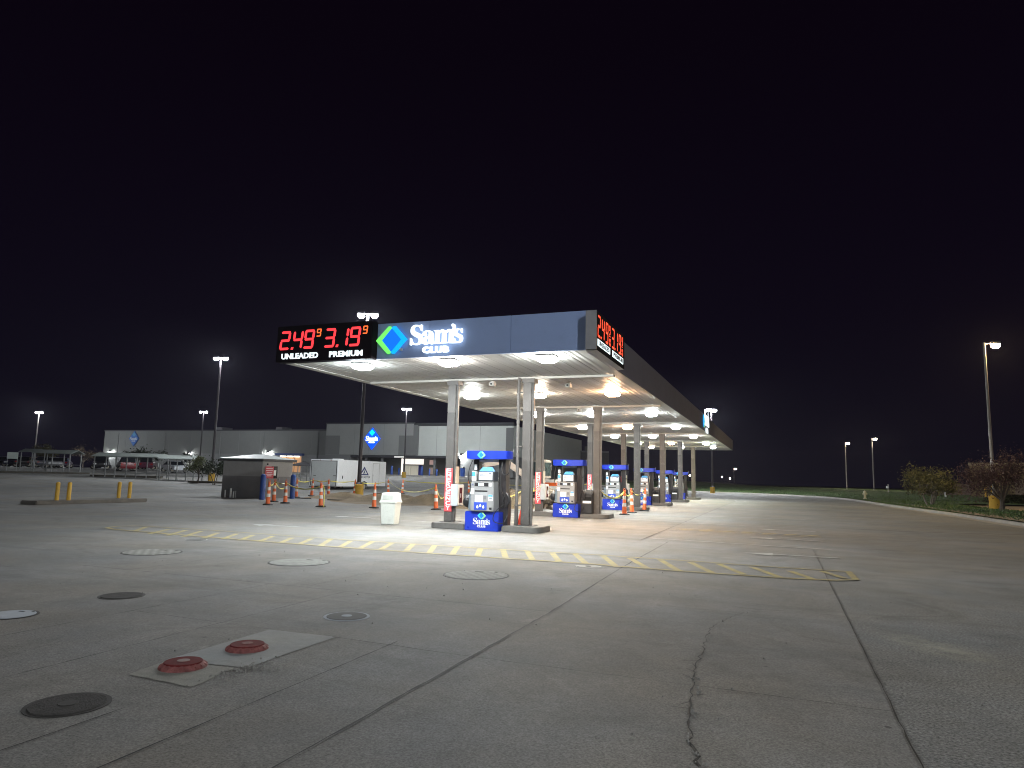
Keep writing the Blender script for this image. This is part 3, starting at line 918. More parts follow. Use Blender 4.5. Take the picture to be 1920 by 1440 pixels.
# ------------------------------------------------------------------ columns
ORD6 = ["first", "second", "third", "fourth", "fifth", "last"]
def column(x, y, label):
    t = thing("canopy_column", label, "column", (x, y, .165), 0, "columns holding up the canopy")
    h = ZC - .165 - .05
    zb = 3.22
    MB().box(-.13, .13, -.13, .09, .012, zb).build("shaft", STEEL_D, t, bevel=.012)
    MB().box(-.13, .13, -.13, .09, zb + .001, h - .13).build("upper_shaft", STEEL_L, t, bevel=.012)
    mb_ = MB()
    mb_.box(.135, .20, -.10, -.06, .012, h - .13)
    mb_.box(.135, .15, -.06, .10, .012, h - .13)
    mb_.build("flange", STEEL_D, t, bevel=.004)
    MB().box(-.16, .22, -.16, .16, h - .13, h - .003).build("head_plate", STEEL_L, t, bevel=.008)
    MB().box(-.24, .26, -.18, .24, 0, .011).build("base_plate", STEEL_D, t, bevel=.003)
    return t
for k in range(6):
    for x, side in ((XL, "left"), (XR, "right")):
        column(x, Y1 + DY * k, "grey steel canopy column, %s one of the pair on the %s pump island" % (side, ORD6[k]))

# ------------------------------------------------------------------ pump islands
ISL = M("island concrete painted grey", (0.115, 0.112, 0.107), rough=.75, var=.12, scale=2.5, bump=.25, bscale=60, dirt=.4)
def rounded(x0, x1, y0, y1, r, ends):
    pts = []
    def arc(cx, cy, a0):
        return [(cx + r * math.cos(a0 + PI / 2 * i / 6), cy + r * math.sin(a0 + PI / 2 * i / 6)) for i in range(7)]
    pts += arc(x0 + r, y0 + r, PI) if 'l' in ends else [(x0, y0)]
    pts += arc(x1 - r, y0 + r, 1.5 * PI) if 'r' in ends else [(x1, y0)]
    pts += arc(x1 - r, y1 - r, 0) if 'r' in ends else [(x1, y1)]
    pts += arc(x0 + r, y1 - r, PI / 2) if 'l' in ends else [(x0, y1)]
    return pts
def island(y, label):
    t = thing("pump_island", label, "pump island", (-3.87, y, 0), 0, "raised pump islands under the canopy")
    MB().prism(rounded(-1.70, -.56, -.62, .62, .25, 'l'), 0.0, .165).build("kerb_block", ISL, t, bevel=.02)
    MB().prism(rounded(.56, 1.66, -.62, .62, .25, 'r'), 0.0, .165).build("kerb_block", ISL, t, bevel=.02)
    MB().box(-.559, .559, -.01, .62, 0.0, .10).build("middle_slab", ISL, t)
    return t
for k in range(6):
    island(Y1 + DY * k, "grey concrete pump island, %s from the front, carrying two columns and a pump" % ORD6[k])

# ------------------------------------------------------------------ fuel pumps
BLUE = M("pump blue", (0.012, 0.035, 0.40), rough=.32, var=.05, spec=.5)
BLUE2 = M("panel blue", (0.03, 0.07, 0.42), rough=.4, var=.05)
SILV = M("pump grey", (0.25, 0.255, 0.26), rough=.42, var=.06, dirt=.15)
SILV2 = M("pump pale blue grey", (0.20, 0.26, 0.31), rough=.35, var=.06)
PAPER = M("white label", (0.78, 0.80, 0.80), rough=.6, var=.04)
PALEB = M("light blue plastic", (0.08, 0.32, 0.62), rough=.4, var=.06)
INK = M("label print", (0.12, 0.14, 0.22), rough=.7)
WHITE = M("white lettering", (0.82, 0.82, 0.82), rough=.5, var=.02)
LG, LC, LB = M("emblem green", (0.30, 0.72, 0.25), rough=.4, var=.02), M("emblem cyan", (0.06, 0.52, 0.80), rough=.4, var=.02), M("emblem blue", (0.01, 0.16, 0.62), rough=.4, var=.02)
RUB = M("hose rubber", (0.02, 0.02, 0.022), rough=.5)
LCD = EM("pump display glow", (0.55, 0.72, 1.0), .55, light=False)
RED = M("red sticker", (0.55, 0.05, 0.05), rough=.5)

def word_mark(parent, x, z, width, T, out, mat, name, club=True):
    mb_ = MB()
    sp, k = word_outlines(width)
    curve_to(mb_, sp, out, T @ Matrix.Translation((x, z, out)))
    w_ = mb_.build(name, mat, parent)
    mb_ = MB()
    text_to(mb_, "CLUB", .20 * width / 1.42 * 1.05, out, T @ Matrix.Translation((x + width * .245, z - .155 * width, out)), bold=.006 * width, width=width * .50, spacing=1.12)
    mb_.build(name, mat, parent)
    return w_

def fuel_pump(label):
    t = thing("fuel_pump", label, "fuel pump", (-3.87, 0, 0), 0, "blue and grey fuel pumps on the islands")
    yb = -.69
    b_ = MB().box(-.52, .50, yb, -.02, .0, .535).build("base_panel", BLUE, t, bevel=.015)
    T = Matrix.Translation((0, yb - .001, 0)) @ FRONT
    diamond_logo(t, (LC, LG, LB), .0, .425, .125, T)
    # the diamond on the pumps has its green edge at the right
    word_mark(b_, -.26, .185, .51, T, .003, WHITE, "lettering")
    c_ = MB().box(-.335, .365, yb - .07, -.05, .545, 1.37).build("cabinet", SILV, t, bevel=.02)
    yf = yb - .07
    MB().box(-.20, .18, yf - .004, yf + .02, 1.085, 1.125).build("slot", DARKM, c_)
    MB().box(-.215, .20, yf - .006, yf + .02, 1.235, 1.335).build("reader_window", DARKM, c_)
    MB().box(-.10, .0, yf - .008, yf + .01, 1.245, 1.325).build("reader_screen", LCD, c_)
    MB().box(.005, .07, yf - .008, yf + .01, 1.245, 1.325).build("reader_label", PAPER, c_)
    MB().box(-.20, .18, yf - .003, yf + .02, .98, 1.08).build("panel", M("pump grey light", (.29, .30, .31), rough=.4), c_)
    MB().box(-.19, .04, yf - .006, yf + .02, .80, .985).build("notice", PAPER, c_)
    gb = MB().box(-.215, .17, yf - .008, yf + .02, .585, .798).build("grade_panel", BLUE2, c_)
    for dx, dz in ((-.11, .665), (-.02, .70), (.07, .665)):
        MB().lathe([(.0, -.045), (.028, -.025), (.034, .0), (.02, .03), (.002, .055)], (0, 0, 0), 10, False, 1, .3).build("grade_button", WHITE, gb, loc=(dx, yf - .014, dz))
    MB().box(.065, .15, yf - .006, yf + .02, .88, .98).build("keypad", M("keypad grey", (.16, .16, .17), rough=.5), c_)
    st = MB().box(.215, .34, yf - .005, yf + .02, .84, 1.01).build("sticker", PAPER, c_)
    MB().box(.217, .338, yf - .007, yf + .01, .955, 1.005).build("sticker_band", PALEB, st)
    MB().box(.23, .325, yf - .007, yf + .01, .90, .925).build("sticker_print", INK, st)
    MB().box(.245, .32, yf - .006, yf + .02, .60, .66).build("receipt_slot", DARKM, c_)
    MB().lathe([(.045, 0), (.045, .012)], (0, 0, 0), 14).build("round_badge", PAPER, c_, loc=(.27, yf, 1.28)).rotation_euler = (PI / 2, 0, 0)
    MB().box(-.325, -.225, yf - .005, yf + .02, 1.02, 1.17).build("side_label", PAPER, c_)
    MB().box(-.305, -.245, yf - .006, yf + .02, 1.255, 1.30).build("side_badge", INK, c_)
    # price head
    hd = MB().box(-.125, .345, yb - .06, yb + .30, 1.385, 1.655).build("price_head", M("head frame", (.07, .075, .09), rough=.4), t, bevel=.012)
    pf = MB().box(-.095, .315, yb - .066, yb - .05, 1.415, 1.635).build("price_face", EM("price face", (.86, .90, .92), .38, light=False), hd)
    mb_ = MB()
    for q, (x0, x1) in enumerate(((-.07, .06), (-.07, .04), (-.07, .12), (-.07, -.03), (-.07, -.02))):
        z_ = 1.605 - q * .036
        mb_.box(x0, x1, yb - .069, yb - .0665, z_ - .007, z_ + .007)
    mb_.box(.20, .285, yb - .069, yb - .0665, 1.588, 1.622)
    mb_.build("price_print", INK, hd)
    mb_ = MB()
    mb_.add([(-.09, yb - .06, 1.657), (.32, yb - .06, 1.657), (.255, yb + .02, 1.77), (-.015, yb + .02, 1.77), (-.09, yb + .15, 1.657), (.32, yb + .15, 1.657), (.255, yb + .12, 1.77), (-.015, yb + .12, 1.77)],
            [(0, 1, 2, 3), (1, 5, 6, 2), (5, 4, 7, 6), (4, 0, 3, 7), (3, 2, 6, 7), (0, 4, 5, 1)])
    mb_.build("head_top", PALEB, t)
    ph = MB().box(-.325, -.205, yb - .05, yb + .1, 1.375, 1.66).build("side_head", PAPER, t, bevel=.015)
    MB().box(-.315, -.215, yb - .056, yb - .04, 1.515, 1.635).build("side_head_label", PALEB, ph)
    # uprights and valance
    up = MB().box(-.45, -.28, -.35, -.08, .55, 2.0).build("upright", DARKM, t, bevel=.02)
    MB().box(-.415, -.335, -.356, -.34, 1.70, 1.85).build("upright_label", PAPER, up)
    mb_ = MB()
    mb_.add([(.37, -.36, .06), (.62, -.32, .06), (.64, -.32, .85), (.57, -.36, 1.1), (.56, -.40, 2.0), (.35, -.40, 2.0), (.37, -.36, 1.1),
             (.37, -.02, .06), (.62, -.06, .06), (.64, -.06, .85), (.57, -.06, 1.1), (.56, -.06, 2.0), (.35, -.06, 2.0), (.37, -.06, 1.1)],
            [(0, 1, 2, 3, 6), (6, 3, 4, 5), (13, 10, 9, 8, 7), (12, 11, 10, 13), (1, 8, 9, 2), (2, 9, 10, 3), (3, 10, 11, 4), (4, 11, 12, 5), (5, 12, 13, 6), (6, 13, 7, 0), (0, 7, 8, 1)])
    mb_.build("upright", M("hose bay black", (.022, .02, .022), rough=.5), t, bevel=.01)
    MB().box(-.28, .35, -.33, -.1, 1.93, 1.985).build("cross_bar", PAPER, t)
    MB().add([(-.54, -.46, .55), (-.345, -.70, .55), (-.345, -.70, 1.06), (-.50, -.46, 1.10), (-.54, -.1, .55), (-.345, -.1, .55), (-.345, -.1, 1.06), (-.50, -.1, 1.10)],
             [(0, 1, 2, 3), (4, 7, 6, 5), (0, 3, 7, 4), (3, 2, 6, 7), (1, 0, 4, 5), (1, 5, 6, 2)]).build("side_cover", SILV2, t, bevel=.03)
    v_ = MB()
    for x0, y0 in ((-.58, -.56), (-.40, -.64), (.36, -.66), (.64, -.56), (.70, -.46), (.70, -.16), (.62, -.06), (-.40, -.04), (-.58, -.12)):
        v_.v.append((x0, y0, 1.99 + (.02 if x0 < -.5 or x0 > .6 else 0)))
    n_ = len(v_.v)
    v_.v += [(a, c2, 2.235) for a, c2, _ in v_.v]
    v_.f = [tuple(range(n_ - 1, -1, -1)), tuple(range(n_, 2 * n_))] + [(i, (i + 1) % n_, (i + 1) % n_ + n_, i + n_) for i in range(n_)]
    va = v_.build("valance", BLUE, t, bevel=.01)
    Tv = Matrix.Translation((0, -.665, 0)) @ FRONT
    diamond_logo(t, (LC, LG, LB), -.07, 2.112, .125, Tv)
    MB().tube([(.69, -.2, 2.0), (.71, -.2, 2.30)], .008).build("antenna", SILV, va)
    # nozzles and hoses on both sides
    def nozzle(sg, name="nozzle"):
        mb2 = MB()
        mb2.tube([(sg * .58, -.30, 1.05), (sg * .66, -.34, .96), (sg * .68, -.36, .82), (sg * .60, -.36, .68)], .045, 8, .03)
        mb2.tube([(sg * .55, -.40, .98), (sg * .50, -.42, .82), (sg * .49, -.40, .65)], .028, 8)
        return mb2.build(name, DARKM, t, smooth=True)
    nozzle(1)
    mb_ = MB().lathe([(.02, -.19), (.10, -.17), (.16, -.10), (.175, -.02), (.16, .06), (.10, .13), (.04, .17)], (-.60, -.28, .80), 14, True, .95, 1.1)
    mb_.build("nozzle", DARKM, t, smooth=True)
    MB().box(-.62, -.50, -.46, -.40, .88, .95).build("nozzle_clip", SILV, t, bevel=.01)
    def hose(pts, name="hose"):
        P = [Vector(p) for p in pts]
        out = []
        for i in range(len(P) - 1):
            p0, p1, p2, p3 = P[max(i - 1, 0)], P[i], P[i + 1], P[min(i + 2, len(P) - 1)]
            for s in range(6):
                q = s / 6
                out.append(.5 * ((2 * p1) + (p2 - p0) * q + (2 * p0 - 5 * p1 + 4 * p2 - p3) * q * q + (3 * p1 - p0 - 3 * p2 + p3) * q ** 3))
        out.append(P[-1])
        MB().tube(out, .013, 7).build(name, RUB, t, smooth=True)
    hose([(-.45, -.38, 1.99), (-.54, -.42, 1.75), (-.56, -.44, 1.45), (-.46, -.44, 1.2)])
    hose([(.50, -.45, 1.99), (.50, -.52, 1.7), (.58, -.55, 1.57), (.70, -.5, 1.62), (.73, -.44, 1.95)])
    hose([(.46, -.45, 1.9), (.45, -.50, 1.4), (.50, -.50, 1.1), (.56, -.42, 1.0)])
    hose([(.56, -.42, .75), (.46, -.72, .6), (.38, -.77, .42), (.42, -.78, .28), (.60, -.6, .24), (.66, -.4, .45)])
    return t
pump0 = fuel_pump("x")
for k in range(6):
    o = pump0 if k == 0 else dup(pump0)
    o.location = (-3.87, Y1 + DY * k, 0)
    o["label"] = "blue and grey fuel pump on the %s island counted from the front, under the canopy" % ORD6[k]

# ------------------------------------------------------------------ price signs
SGN = M("sign cabinet black", (0.012, 0.010, 0.013), rough=.85, var=.08, spec=.04)
SGNS = M("sign cabinet grey", (0.26, 0.26, 0.27), rough=.35, metal=.3)
LEDR = EM("red led", (1.0, 0.045, 0.055), 1.5)
LEDO = EM("orange led", (1.0, 0.17, 0.035), 1.3)
LEDS = EM("side led", (1.0, 0.05, 0.018), 1.3)
LEDW = EM("white sign face", (0.86, 0.97, 1.0), 1.2)
ps = thing("price_sign", "black price sign with red digits at the left end of the canopy front", "price sign", (0, -.3, 0))
MB().box(-8.46, -5.52, .02, .295, 4.375, 5.335).build("cabinet", SGN, ps, bevel=.015)
T = Matrix.Translation((0, .02, 0)) @ FRONT
def one(parent, mat_, *a, **k):
    m_ = MB()
    digit(m_, *a, **k)
    return m_.build("price_digit", mat_, parent)
def dot(parent, mat_, x, z, s_, sl):
    MB().prism([(x, z), (x + s_, z), (x + s_ + sl, z + s_), (x + sl, z + s_)], 0, .012, T).build("decimal_point", mat_, parent)
one(ps, LEDR, '2', -8.36, 4.695, .31, .50, .062, T)
one(ps, LEDR, '4', -7.955, 4.70, .31, .50, .062, T)
one(ps, LEDR, '9', -7.60, 4.70, .31, .50, .062, T)
dot(ps, LEDR, -7.985, 4.695, .065, .015)
one(ps, LEDR, '3', -6.95, 4.70, .31, .50, .062, T)
one(ps, LEDR, '1', -6.55, 4.70, .31, .50, .062, T)
one(ps, LEDR, '9', -6.20, 4.70, .31, .50, .062, T)
dot(ps, LEDR, -6.585, 4.70, .065, .015)
one(ps, LEDO, '9', -7.20, 5.005, .135, .205, .026, T)
one(ps, LEDO, '9', -5.80, 5.005, .135, .205, .026, T)
mb = MB()
text_to(mb, "UNLEADED", .20, .006, T @ Matrix.Translation((-8.27, 4.452, .006)), bold=.007, width=1.16)
mb.build("grade_lettering", LEDW, ps)
mb = MB()
text_to(mb, "PREMIUM", .20, .006, T @ Matrix.Translation((-6.77, 4.452, .006)), bold=.007, width=1.0)
mb.build("grade_lettering", LEDW, ps)

ps = thing("price_sign", "price sign box on the canopy's right side with red digits above lit panels", "price sign", (.25, 0, 0))
MB().box(-.248, 0, -.33, 2.62, 4.33, 5.215).build("cabinet", SGN, ps, bevel=.01)
MB().box(-.246, .002, -.345, -.331, 4.335, 5.21).build("end_panel", SGNS, ps)
MB().add([(-.247, -.30, 4.329), (-.01, -.30, 4.329), (-.01, 2.60, 4.329), (-.247, 2.60, 4.329), (-.247, -.25, 4.30), (-.15, -.25, 4.30), (-.15, 2.5, 4.30), (-.247, 2.5, 4.30)],
         [(4, 7, 6, 5), (0, 4, 5, 1), (1, 5, 6, 2), (2, 6, 7, 3), (3, 7, 4, 0)]).build("bottom_tray", SGNS, ps)
T = Matrix.Translation((0.001, 0, 0)) @ SIDE
for x0, ds in ((-.24, "249"), (1.16, "319")):
    for i, ch in enumerate(ds):
        one(ps, LEDS, ch, x0 + .375 * i, 4.635, .25, .50, .05, T, slant=.05, out=.004)
    dot(ps, LEDS, x0 + .285, 4.635, .05, 0)
    one(ps, LEDS, '9', x0 + 1.11, 4.90, .12, .225, .03, T, slant=.05, out=.004)
    MB().prism([(x0 + 1.10, 4.858), (x0 + 1.24, 4.858), (x0 + 1.24, 4.876), (x0 + 1.10, 4.876)], 0, .004, T).build("fraction_bar", LEDS, ps)
    one(ps, LEDS, '1', x0 + 1.01, 4.635, .12, .18, .03, T, slant=.02, out=.004)
    one(ps, LEDS, '0', x0 + 1.155, 4.635, .10, .18, .028, T, slant=.02, out=.004)
for y0, y1, wd in ((-.25, .95, "UNLEADED"), (1.2, 2.42, "PREMIUM")):
    p_ = MB().box(0.002, .012, y0, y1, 4.43, 4.585).build("grade_panel", EM("lit grade panel", (.80, .95, 1.0), 1.3), ps, bevel=.004)
    mb = MB()
    text_to(mb, wd, .15, .002, Matrix.Translation((.015, 0, 0)) @ SIDE @ Matrix.Translation((y0 + .09, 4.455, 0)), bold=.004, width=y1 - y0 - .18)
    mb.build("grade_lettering", M("grade print", (.15, .17, .2), rough=.6), p_)

# ------------------------------------------------------------------ lit letters on the fascia
EG, EC, EB, EW = EM("lit green", (.20, 1.0, .16), .95), EM("lit cyan", (0.0, .45, 1.0), 1.05), EM("lit blue", (0.0, .175, 1.0), 1.0), EM("lit white", (.86, .96, 1.0), 1.5)
def fascia_logo(T, label, x0, x1, mats=(EG, EC, EB), ext=.04):
    t = thing("logo_sign", label, "logo sign", (0, 0, 0))
    diamond_logo(t, mats, x0 + .45, 4.85, .45, T @ Matrix.Translation((0, 0, .06)))
    for ch in list(t.children):
        pass
    MB().lathe([(.045, 0), (.045, .03)], (0, 0, 0), 12).build("registered_dot", M("dot grey", (.6, .62, .66), rough=.5), t).matrix_local = T @ Matrix.Translation((x0 + .72, 4.60, .03))
    word_mark(t, x0 + 1.0, 4.70, x1 - x0 - 1.0, T @ Matrix.Translation((0, 0, .04)), ext, EW, "lettering")
    return t
fascia_logo(Matrix.Translation((0, -.002, 0)) @ FRONT, "large lit diamond and white letters on the front of the canopy", -5.53, -3.11)
fascia_logo(Matrix.Translation((.002, 0, 0)) @ SIDE, "lit cyan and white logo on the long right side of the canopy", 24.4, 28.0, (EC, EG, EB), .015)

# ================================================================== THINGS AT THE PUMPS
REDB = M("red sign board", (0.62, 0.09, 0.10), rough=.55, var=.08)
PINKW = M("red sign lettering", (0.85, 0.66, 0.68), rough=.6, var=.05)
def column_sign(x, y, label):
    t = thing("warning_sign", label, "sign", (x, y - .142, .47), 0, "red upright signs on the left columns")
    MB().box(-.125, .125, -.008, .010, 0, 1.26).build("board", REDB, t, bevel=.004)
    mb_ = MB()
    for i, ch in enumerate("EMERGENCY"):
        text_to(mb_, ch, .17, .002, Matrix.Translation((0, -.011, 1.26 - .135 * (i + 1) + .005)) @ FRONT, bold=.005, align='CENTER', width=.16)
    mb_.build("lettering", PINKW, t)
    return t
def cabinet(x, y, label):
    t = thing("extinguisher_cabinet", label, "extinguisher box", (x + .15, y - .05, .64), 0, "extinguisher boxes on the left columns")
    MB().box(-.02, .20, -.20, .20, 0, .63).build("case", M("cabinet grey", (.42, .45, .47), rough=.45), t, bevel=.01)
    d_ = MB().box(.201, .212, -.19, .19, .02, .61).build("door", M("cabinet door", (.66, .64, .58), rough=.45), t, bevel=.004)
    MB().box(.2125, .216, -.10, .10, .09, .53).build("door_glass", M("dark red glass", (.10, .02, .025), rough=.1), d_)
    MB().box(.217, .224, -.02, .0, .24, .36).build("door_handle", PAPER, d_)
    return t
BEIGE = M("beige panel", (.55, .47, .36), rough=.6)
for k in range(5):
    y = Y1 + DY * k
    column_sign(XL, y, "red vertical sign board on the left column of the %s island" % ORD6[k])
    cabinet(XL, y, "grey glass fronted box on the right face of the left column, %s island" % ORD6[k])
    t = MB().box(-.006, .006, -.12, .10, 0, .50).build("instruction_panel", BEIGE, None, bevel=.002, loc=(XL + .21, Y1 + DY * k, 1.285))
    tag(t, "beige panel above the box on the left column of the %s island" % ORD6[k], "panel", "beige panels on the left columns")

t = thing("drain_pipe", "grey drain pipe running up beside the front right column", "pipe", (XR - .24, Y1 - .18, .165))
MB().tube([(0, 0, 0), (0, 0, .55)], .055, 12).build("lower_pipe", STEEL_D, t, smooth=True)
MB().tube([(0, 0, .54), (0, 0, 4.20)], .045, 12).build("upper_pipe", STEEL_L, t, smooth=True)
for z in (.55, .98, 2.2, 3.75):
    MB().box(-.06, .13, -.02, .03, z, z + .035).build("pipe_clamp", STEEL_D, t)

# bins
BINW = M("cream plastic bin", (0.60, 0.62, 0.57), rough=.5, var=.06, scale=4, dirt=.25)
t = thing("litter_bin", "cream plastic litter bin with hooded lid standing alone on the concrete", "bin", (-7.15, 3.75, .006), R(7))
MB().add([(-.20, -.20, 0), (.20, -.20, 0), (.20, .20, 0), (-.20, .20, 0), (-.245, -.245, .66), (.245, -.245, .66), (.245, .245, .66), (-.245, .245, .66)],
         [(0, 3, 2, 1), (4, 5, 6, 7), (0, 1, 5, 4), (1, 2, 6, 5), (2, 3, 7, 6), (3, 0, 4, 7)]).build("body", BINW, t, bevel=.02)
mb = MB()
for a, z in ((.262, .64), (.266, .69), (.245, .71), (.215, .93), (.20, .95)):
    mb.v += [(-a, -a, z), (a, -a, z), (a, a, z), (-a, a, z)]
for j in range(4):
    for i in range(4):
        mb.f.append((j * 4 + i, j * 4 + (i + 1) % 4, j * 4 + 4 + (i + 1) % 4, j * 4 + 4 + i))
mb.f += [(3, 2, 1, 0), (16, 17, 18, 19)]
mb.build("lid", BINW, t, bevel=.012)
mb = MB().box(-.17, .17, -.252, -.235, .74, .88)
mb.build("lid_flap", M("bin flap", (.50, .52, .48), rough=.5), t, bevel=.004)

BIND = M("black bin plastic", (.03, .03, .032), rough=.45, var=.15)
def dark_bin(x, y, label):
    t = thing("waste_bin", label, "bin", (x, y, .165), 0, "black bins on the pump islands")
    MB().box(-.21, .21, -.24, .24, 0, .70).build("body", BIND, t, bevel=.03)
    MB().box(-.17, .17, -.25, -.235, .50, .64).build("opening", M("bin opening", (.004, .004, .004), rough=.9), t)
    MB().lathe([(.31, .70), (.31, .80), (.26, .90), (.05, .93)], (0, 0, 0), 4, True).build("lid", BIND, t, bevel=.03).rotation_euler = (0, 0, PI / 4)
    MB().box(-.17, .17, -.256, -.243, .40, .49).build("bin_label", PAPER, t)
    return t
for k, wd in ((1, "second"), (3, "fourth"), (4, "fifth")):
    dark_bin(-3.14 if k != 1 else -3.11, Y1 + DY * k - .1, "black waste bin beside the pump on the %s island" % wd)

# ================================================================== CONES AND TAPE
ORN = M("orange cone plastic", (0.72, 0.15, 0.045), rough=.5, var=.12, scale=5, dirt=.25)
REFL = M("white reflective band", (.66, .65, .62), rough=.45, var=.1, dirt=.25)
RUBB = M("black rubber base", (.022, .022, .022), rough=.7)
def channelizer(label):
    t = thing("traffic_channelizer", label, "traffic cone", (0, 0, 0), 0, "orange and white channelizer posts round the dug up ground")
    MB().lathe([(.235, 0), (.235, .03), (.20, .055), (.07, .07)], (0, 0, 0), 8).build("rubber_base", RUBB, t)
    def rad(z):
        return .105 - .055 * z
    mb_ = MB()
    mb_.lathe([(rad(.05), .05), (rad(1.0), 1.0), (.045, 1.03), (.022, 1.05)], (0, 0, 0), 12)
    mb_.tube([(-.035, 0, 1.02), (-.042, 0, 1.09), (0, 0, 1.13), (.042, 0, 1.09), (.035, 0, 1.02)], .013, 6)
    mb_.build("post", ORN, t, smooth=True)
    for z0 in (.36, .66):
        MB().lathe([(rad(z0) + .003, z0), (rad(z0 + .15) + .003, z0 + .15)], (0, 0, 0), 12, False).build("reflective_band", REFL, t, smooth=True)
    return t
cone_px = [(502, 947, "nearest of those by the shed, at the blue bollard"), (513, 941, "just behind the front one beside the blue bollard"),
           (534.6, 944, "with a taped top before the shed window"), (541, 930, "half hidden behind the taped post at the shed corner"),
           (555, 933, "just right of the second blue bollard"), (584, 930.5, "at the left edge of the white trailer door"),
           (601.5, 950.6, "alone before the trailer, nearest the camera there"), (616, 932, "in front of the middle of the trailer rear door"),
           (664, 931, "touching the yellow lamp base beside the trailer wheel"), (701, 953, "just left of the cream litter bin"),
           (728, 926, "behind the cream bin at the trailer's front end"), (754, 925.5, "right of the trailer in front of the store doors"),
           (817.5, 956, "beside the front left canopy column by the sand"), (879, 925, "far off behind the first pump's left side"),
           (1170.6, 966, "frontmost of three beyond the third pump"), (1185, 962, "second of three at the right side, between two others"),
           (1208, 958.5, "third of three at the right side, standing farthest back")]
cone0 = channelizer("x")
CONES = []
for i, (u, v, lb) in enumerate(cone_px):
    o = cone0 if i == 0 else dup(cone0)
    q = G(u, v)
    q.z = max(q.z, .007) if i < 13 else q.z + .009
    o.location = q
    o.rotation_euler = (R(random.uniform(-2.5, 2.5)), R(random.uniform(-2.5, 2.5)), random.uniform(0, 6))
    o["label"] = "orange and white channelizer post " + lb
    CONES.append(q)
t = thing("traffic_cone", "small red orange cone standing on the island behind the drain pipe", "traffic cone", (XR - .22, Y1 + .22, .165))
MB().lathe([(.13, .02), (.045, .42), (.03, .44)], (0, 0, 0), 14).build("cone_body", M("red cone plastic", (.70, .06, .03), rough=.5), t, smooth=True)
MB().box(-.15, .15, -.15, .15, 0, .025).build("cone_base", M("red cone plastic", (.70, .06, .03)), t, bevel=.008)

TAPE = M("yellow caution tape", (.62, .55, .10), rough=.45, var=.15, scale=2.5)
def tape(pts, sag, label, wd=.065):
    mb_ = MB()
    for a, b_ in zip(pts[:-1], pts[1:]):
        a, b_ = Vector(a), Vector(b_)
        m = 12
        base = len(mb_.v)
        ph = random.uniform(0, 6)
        for i in range(m + 1):
            q = i / m
            p = a.lerp(b_, q)
            p.z -= sag * 4 * q * (1 - q) * (b_ - a).length / 6
            tw = .9 * math.sin(q * 7 + ph)
            d = (b_ - a).normalized()
            nn = Vector((-d.y, d.x, 0))
            ax = Vector((0, 0, 1)) * math.cos(tw) + nn * math.sin(tw)
            for s, o_ in ((1, 1), (-1, 1)):
                mb_.v.append(tuple(p + ax * s * wd / 2))
        for i in range(m):
            k_ = base + 2 * i
            mb_.f.append((k_, k_ + 1, k_ + 3, k_ + 2))
    o = mb_.build("caution_tape", TAPE, None, smooth=True)
    md = o.modifiers.new("thickness", 'SOLIDIFY')
    md.thickness = .003
    return tag(o, label, "caution tape", "yellow caution tape strung between posts and columns")
def top(i, z=1.0):
    return (CONES[i].x, CONES[i].y, CONES[i].z + z)
tape([top(0), top(1), top(2, .98)], .25, "yellow tape between the posts in front of the shed")
tape([top(2, .95), top(6, .92)], .35, "long sagging yellow tape from the taped post to the post before the trailer")
tape([top(1), top(3), top(4)], .3, "yellow tape behind the front posts beside the shed")
tape([top(4), top(5), top(7), top(8)], .2, "yellow tape across the trailer's rear door")
tape([top(8, .95), top(10, .95), top(12, .98)], .12, "yellow tape running past the cream bin to the post by the column")
tape([top(11), top(13, .9), (-12.5, 47, 1.0)], .1, "distant yellow tape in front of the store doors")
tape([top(12, .98), (XL - .14, Y1 - .05, .93)], .15, "short yellow tape from the post to the front left column")
tape([(XL + .30, Y1 + .1, .85), (-8.6, 20.0, 1.0), (-9.0, 26.0, 1.0)], .12, "yellow tape seen between the front column and the first pump")
tape([(-3.2, Y1 + .75, 1.40), (-5.06, Y1 + DY - .2, 1.18)], .2, "yellow tape seen between the first pump and the drain pipe")
tape([(-3.2, Y1 + DY + .5, 1.1), (XL + .1, Y1 + 2 * DY - .15, 1.12)], .1, "yellow tape right of the second pump")
tape([(XR + .15, Y1 + DY - .1, 1.08), top(14, .98), top(15, 1.0), top(16, 1.0)], .55, "yellow tape tied along the three posts beyond the third pump")
mb = MB()
q = CONES[6]
mb.tube([(q.x + .08, q.y, q.z + .95), (q.x + .17, q.y - .05, q.z + .7), (q.x + .2, q.y - .06, q.z + .3), (q.x + .22, q.y - .1, q.z + .02)], .022, 5)
tag(mb.build("caution_tape", TAPE), "loose yellow tape end hanging down a post in front of the trailer", "caution tape", "yellow caution tape strung between posts and columns")

# ================================================================== SHED, BOLLARDS
KL = M("shed light grey", (.34, .335, .33), rough=.7, var=.06, dirt=.15)
KD = M("shed dark grey", (.21, .207, .212), rough=.75, var=.08, scale=2, dirt=.2, dirtcol=(.09, .09, .09))
KR = M("shed roof metal", (.40, .43, .43), rough=.45, var=.06)
t = thing("shed", "small two tone grey attendant shed with low hip roof", "shed", (-24.35, 17.75, 0))
MB().box(-1.40, 1.40, -1.35, 1.25, 0, 1.22).build("lower_wall", KD, t, bevel=.01)
MB().box(-1.385, 1.385, -1.335, 1.235, 1.221, 2.06).build("upper_wall", KL, t)
MB().box(1.386, 1.392, -1.34, -1.02, 1.23, 2.06).build("corner_panel", M("shed pale panel", (.28, .28, .275), rough=.7), t)
mb = MB().box(-1.55, 1.55, -1.5, 1.4, 2.061, 2.20)
mb.build("eaves", M("eaves dark", (.07, .07, .075), rough=.5), t)
mb = MB()
